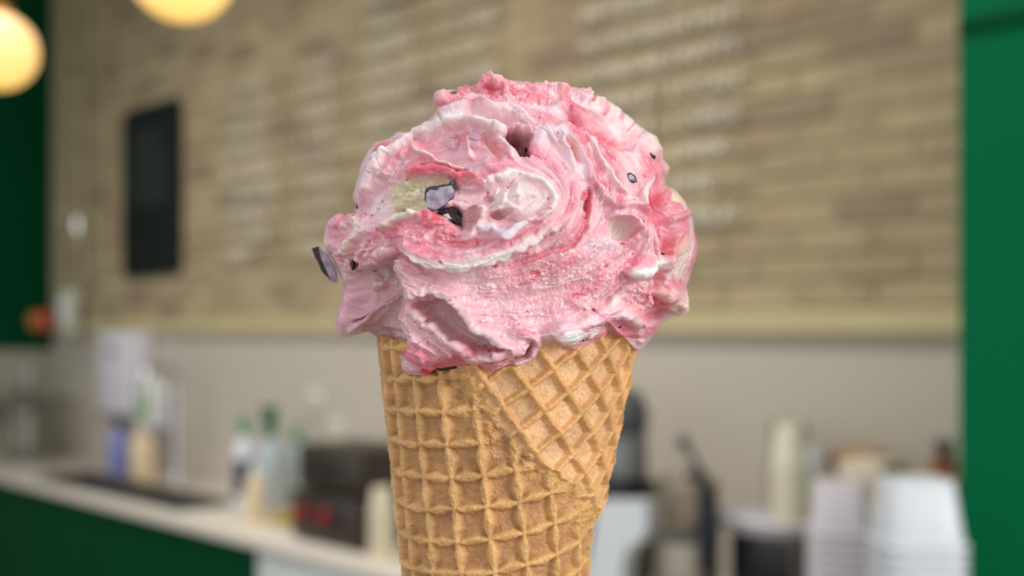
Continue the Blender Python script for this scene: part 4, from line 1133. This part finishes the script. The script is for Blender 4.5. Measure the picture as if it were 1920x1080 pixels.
# -- chocolate pieces --------------------------------------------------------------------------
flatU, flatV, flatP = uF[::2, ::3].ravel(), vF[::2, ::3].ravel(), PF2[::2, ::3].reshape(-1, 3)
flatN = NF[::2, ::3].reshape(-1, 3)
def surf(u, v):
    i = np.argmin((flatU - u) ** 2 + (flatV - v) ** 2); return Vector(flatP[i]), Vector(flatN[i])
def chunk(poly, m, lift=3, thick=8, name='chocolate_chunk', tilt=None, label=None, jag=0.0, fwd=0):
    p = np.array(poly, float)
    sz = np.ptp(p, axis=0).max() * .035
    p = np.array([q_ for i in range(len(p)) for q_ in (p[i], p[i] * .62 + p[(i + 1) % len(p)] * .38 + [rnd.uniform(-1, 1) * sz, rnd.uniform(-1, 1) * sz])])
    c = p.mean(0); P0, n = surf(*c)
    yy = P0.y - fwd * PX; P0 = Vector(((c[0] - 960) / F * yy, yy, EYE - (c[1] - HY) / F * yy))
    n = (n + Vector((0, -1, 0)) * (1.2 if tilt is None else tilt)).normalized()
    rgt = Vector((1, 0, 0)); rgt = (rgt - n * rgt.dot(n)).normalized(); upv = n.cross(rgt) * -1
    if upv.z < 0: upv = -upv
    k = P0.y / F
    bm = bmesh.new(); rings = []
    for lv, sc in ((lift, .86), (lift - 1.2, 1.0), (lift - thick, .95)):
        ring = []
        for x, y in p:
            dx, dy = (x - c[0]) * sc, (y - c[1]) * sc
            jz = rnd.uniform(-1, 1) * jag
            w_ = P0 + rgt * dx * k - upv * dy * k + n * (lv + jz) * PX
            ring.append(bm.verts.new(w_ - Vector(org)))
        rings.append(ring)
    n_ = len(p)
    cen = bm.verts.new(sum((v.co for v in rings[0]), Vector()) / n_ + n * PX * .8)
    for k_ in range(n_): bm.faces.new((rings[0][k_], rings[0][(k_ + 1) % n_], cen))
    bm.faces.new(rings[-1])
    for a, b in zip(rings, rings[1:]):
        for k_ in range(n_): bm.faces.new((a[k_], b[k_], b[(k_ + 1) % n_], a[(k_ + 1) % n_]))
    bmesh.ops.recalc_face_normals(bm, faces=bm.faces)
    me = bpy.data.meshes.new(name); bm.to_mesh(me); bm.free(); me.materials.append(m)
    o = bpy.data.objects.new(name, me); COL.objects.link(o); o.parent = scoop
    if label: o['label'] = label
    return o
M_CHOC = mat('dark_chocolate', (38, 24, 24), .45, noise=.6, scale=900, rgb2=(70, 46, 48), bump=.3)
M_BLOOM = mat('frosted_chocolate', (132, 118, 132), .5, noise=1.0, scale=420, rgb2=(196, 180, 198))
M_EDGE = mat('chocolate_edge', (46, 34, 42), .4, noise=.5, scale=700, rgb2=(92, 78, 90))
chunk([(798, 358), (806, 351), (824, 349), (846, 347), (850, 337), (856, 352), (853, 372), (838, 385), (818, 397), (804, 393), (797, 376)], M_EDGE, 8, 14, tilt=4, jag=.6, label='large frosted chocolate chunk')
chunk([(801, 364), (808, 357), (818, 359), (827, 353), (849, 350), (853, 358), (852, 371), (838, 384), (818, 396), (804, 391), (800, 378)], M_BLOOM, 9.4, 9, 'frosted_face', 4, jag=.8)
chunk([(813, 399), (832, 387), (850, 384), (862, 392), (860, 402), (867, 412), (864, 424), (852, 416), (842, 406), (828, 402)], M_CHOC, 12, 22, tilt=3, jag=1.5, label='dark broken chocolate under the frosted chunk')
chunk([(832, 404), (842, 402), (850, 414), (840, 412)], mat('cream_fleck', (224, 216, 212), .6), 13.5, 8, 'cream_fleck', 3)
chunk([(587, 467), (598, 463), (612, 474), (628, 500), (632, 530), (622, 528), (607, 510), (598, 490)], M_BLOOM, 4, 14, 'chocolate_shard', 60, 'lilac-grey chocolate shard sticking out at the left', .5, 40)
chunk([(585, 466), (598, 462), (600, 476), (608, 496), (620, 526), (610, 516), (597, 492)], M_CHOC, 5, 12, 'shard_edge', 60, fwd=40)
for poly in ([(1212, 289), (1219, 286), (1224, 290), (1231, 291), (1230, 297), (1222, 297), (1216, 294)], [(1198, 414), (1206, 412), (1211, 420), (1205, 424)], [(1284, 474), (1290, 476), (1292, 486), (1286, 486)],
             [(845, 172), (856, 169), (860, 180), (850, 182)], [(1128, 606), (1136, 604), (1134, 611)], [(1157, 612), (1166, 611), (1162, 616)], [(1090, 634), (1096, 636), (1094, 641)], [(1241, 474), (1247, 476), (1244, 480)],
             [(657, 492), (663, 490), (665, 504), (660, 508)], [(985, 268), (991, 262), (990, 280), (984, 286)], [(668, 376), (672, 380), (672, 392), (668, 392)], [(699, 290), (708, 288), (710, 298), (704, 304), (698, 300)],
             [(1008, 228), (1020, 226), (1034, 232), (1020, 231)], [(742, 262), (754, 258), (752, 264), (744, 268)], [(786, 240), (792, 238), (790, 245)]):
    chunk(poly, M_CHOC, 1.4, 5, 'chocolate_flake', jag=.5)
chunk([(1174, 326), (1182, 323), (1192, 328), (1196, 340), (1186, 342), (1173, 342)], M_EDGE, 1.6, 6, 'chocolate_flake')
chunk([(1177, 329), (1183, 327), (1189, 331), (1190, 338), (1178, 338)], M_BLOOM, 2.2, 4, 'frosted_face')
for cx_, cy_, r_ in ((700, 312, 5), (875, 318, 4), (749, 257, 6)):
    chunk([(cx_ + r_ * (1 + .3 * rnd.random()) * math.cos(a), cy_ + r_ * (1 + .3 * rnd.random()) * math.sin(a)) for a in [k * math.pi / 4 for k in range(8)]], M_BLOOM, 1.5, 6, 'chocolate_chip', jag=1)
chunk([(815, 692), (840, 684), (866, 682), (862, 690), (842, 694), (822, 698)], M_CHOC, 0, 8, 'chocolate_chunk', label='dark chocolate under the lower edge')

# -- waffle cone -----------------------------------------------------------------------------
vs_ = np.concatenate([np.linspace(600, 1095, 470), np.linspace(1100, 2200, 90)])
al = np.radians(np.concatenate([np.linspace(-100, 100, 640), np.linspace(103, 257, 60)]))
vv_, aa_ = np.meshgrid(vs_, al, indexing='ij')
vv_ = np.maximum(vv_, np.interp(np.degrees(aa_), [-100, -75, -60, -20, 0, 30, 45, 55, 75, 100, 257], [634, 627, 634, 645, 640, 622, 618, 607, 606, 640, 640]))
sb_ = .151 / math.sqrt(1 + .151 ** 2)
def vn3(x, y, cell, seed):
    r = np.random.default_rng(seed); g = r.random((256, 256))
    fx, fy = x / cell, y / cell; ix = np.floor(fx).astype(int); iy = np.floor(fy).astype(int); fx = fx - ix; fy = fy - iy
    fx = fx * fx * (3 - 2 * fx); fy = fy * fy * (3 - 2 * fy); m = 255
    return (g[iy & m, ix & m] * (1 - fx) + g[iy & m, (ix + 1) & m] * fx) * (1 - fy) + (g[(iy + 1) & m, ix & m] * (1 - fx) + g[(iy + 1) & m, (ix + 1) & m] * fx) * fy - .5
ell = (2206 - vv_) / math.cos(math.atan(.151)); psi = aa_ * sb_
def waffle(rot, ox, oy, wid, sq=1.0, mod=1.0, PER=57.0):
    x, y = ell * np.sin(psi), -ell * np.cos(psi)
    jx = 5 * vn3(x, y, 30, 5) + 2.2 * vn3(x, y, 9, 6); jy = 5 * vn3(x, y, 30, 7) + 2.2 * vn3(x, y, 9, 8)
    c, s = math.cos(rot), math.sin(rot)
    X, Y = (x + jx) * c + (y + jy) * s + ox, -(x + jx) * s + (y + jy) * c + oy
    dx = np.abs((X / PER) % 1 - .5) * PER; dy = np.abs((Y / PER) % 1 - .5) * PER      # 0 on the rib
    bx = 1 + .35 * mod * np.cos(2 * np.pi * (Y / PER)); by = 1 + .3 * mod * np.cos(2 * np.pi * (X / PER))
    def g(d, w): t = np.clip((d - w * .35) / (w * .85), 0, 1); return 1 - t * t * (3 - 2 * t)
    h1, h2 = g(dx, wid * bx), g(dy, wid * by * sq)
    crest = np.exp(-(dx / 3.0) ** 2) * .25 * (bx - .6) + np.exp(-(dy / 3.0) ** 2) * .12
    return np.maximum(h1, h2 * .92) + crest, np.maximum(h1, h2)
uu_ = cone_axis(vv_) + cone_r(vv_) * np.sin(aa_)
hA, mA = waffle(math.radians(-9), 14, 8, 9.5)
hB, mB = waffle(math.radians(-36), 6, 20, 8.0, mod=-.2, PER=50.0)
seam = np.interp(vv_, [600, 690, 730, 790, 830, 860, 905, 960, 1100], [868, 884, 906, 944, 985, 1030, 1085, 1118, 1170])
ns_ = 14 * vn3(uu_, vv_, 24, 21) + 8 * vn3(uu_, vv_, 9, 22)
sd_ = uu_ - seam + ns_
front = np.cos(aa_) > -.05
wB = np.where(front | (aa_ < np.pi), np.clip(sd_ / 10 + .5, 0, 1), 0); wB = np.where((aa_ > np.radians(100)), 0, wB)
near_s = np.exp(-((sd_ + 14) / 34) ** 2)
fb = sum((.6 ** k) * vn3(uu_ + 300, vv_, 26 / 2 ** k, 31 + k) for k in range(5))
fine = sum((.7 ** k) * vn3(uu_ * 1.3 + 900, vv_ * 1.3, 7 / 2 ** k, 41 + k) for k in range(3))
rib = hA * (1 - wB) * (1 - .62 * near_s) + hB * wB * (1 - .45 * near_s)
hgt = 12.5 * rib + wB * 6.0 + near_s * (4 + 9 * fb) + 2.6 * fb + 1.1 * fine - 9
rc = cone_r(vv_) + hgt * np.clip((2200 - vv_) / 200, 0, 1)
ax_ = cone_axis(vv_)
PC = np.stack([(ax_ - 960) * PX + rc * np.sin(aa_) * PX, Z0 - rc * np.cos(aa_) * PX, EYE - (vv_ - HY) * PX], -1)
mk = (mA * (1 - wB) + mB * wB)[..., None] * (1 - .5 * near_s[..., None])
tone = np.clip(.5 + fb * .9 + fine * .5, 0, 1)[..., None]
cA = L3((196, 146, 98)) * (1 - mk) + L3((220, 172, 112)) * mk
cB = L3((230, 186, 138)) * (1 - mk) + L3((226, 172, 112)) * mk  # flap tinted lighter, the brighter light on the right put into the colour
cc = cA * (1 - wB[..., None]) + cB * wB[..., None]
cc = cc * (.82 + .3 * tone); ns3 = np.clip(near_s * (.4 + fb), 0, .6)[..., None]
cc = cc * (1 - ns3) + L3((228, 180, 112)) * ns3
br = np.exp(-(((uu_ - 932) / 16) ** 2 + ((vv_ - 778) / 16) ** 2))[..., None] * np.clip(.6 + 1.2 * fine, 0, 1)[..., None]
cc = cc * (1 - .6 * br) + L3((176, 92, 46)) * .6 * br
sp = (np.clip(fine - .62, 0, 1) * 5).clip(0, .6)[..., None]; cc = cc * (1 - sp) + L3((120, 66, 30)) * sp
me = grid_mesh('waffle_cone', PC - org, np.clip(cc, 0, 1))
me.materials.append(attr_mat('baked_waffle', .55, .08, .5, 1100, .4, (1, .6, .3)))
co = bpy.data.objects.new('waffle_cone', me); COL.objects.link(co); co.parent = cone_root
co['label'] = 'golden waffle cone rolled with an overlapping seam'
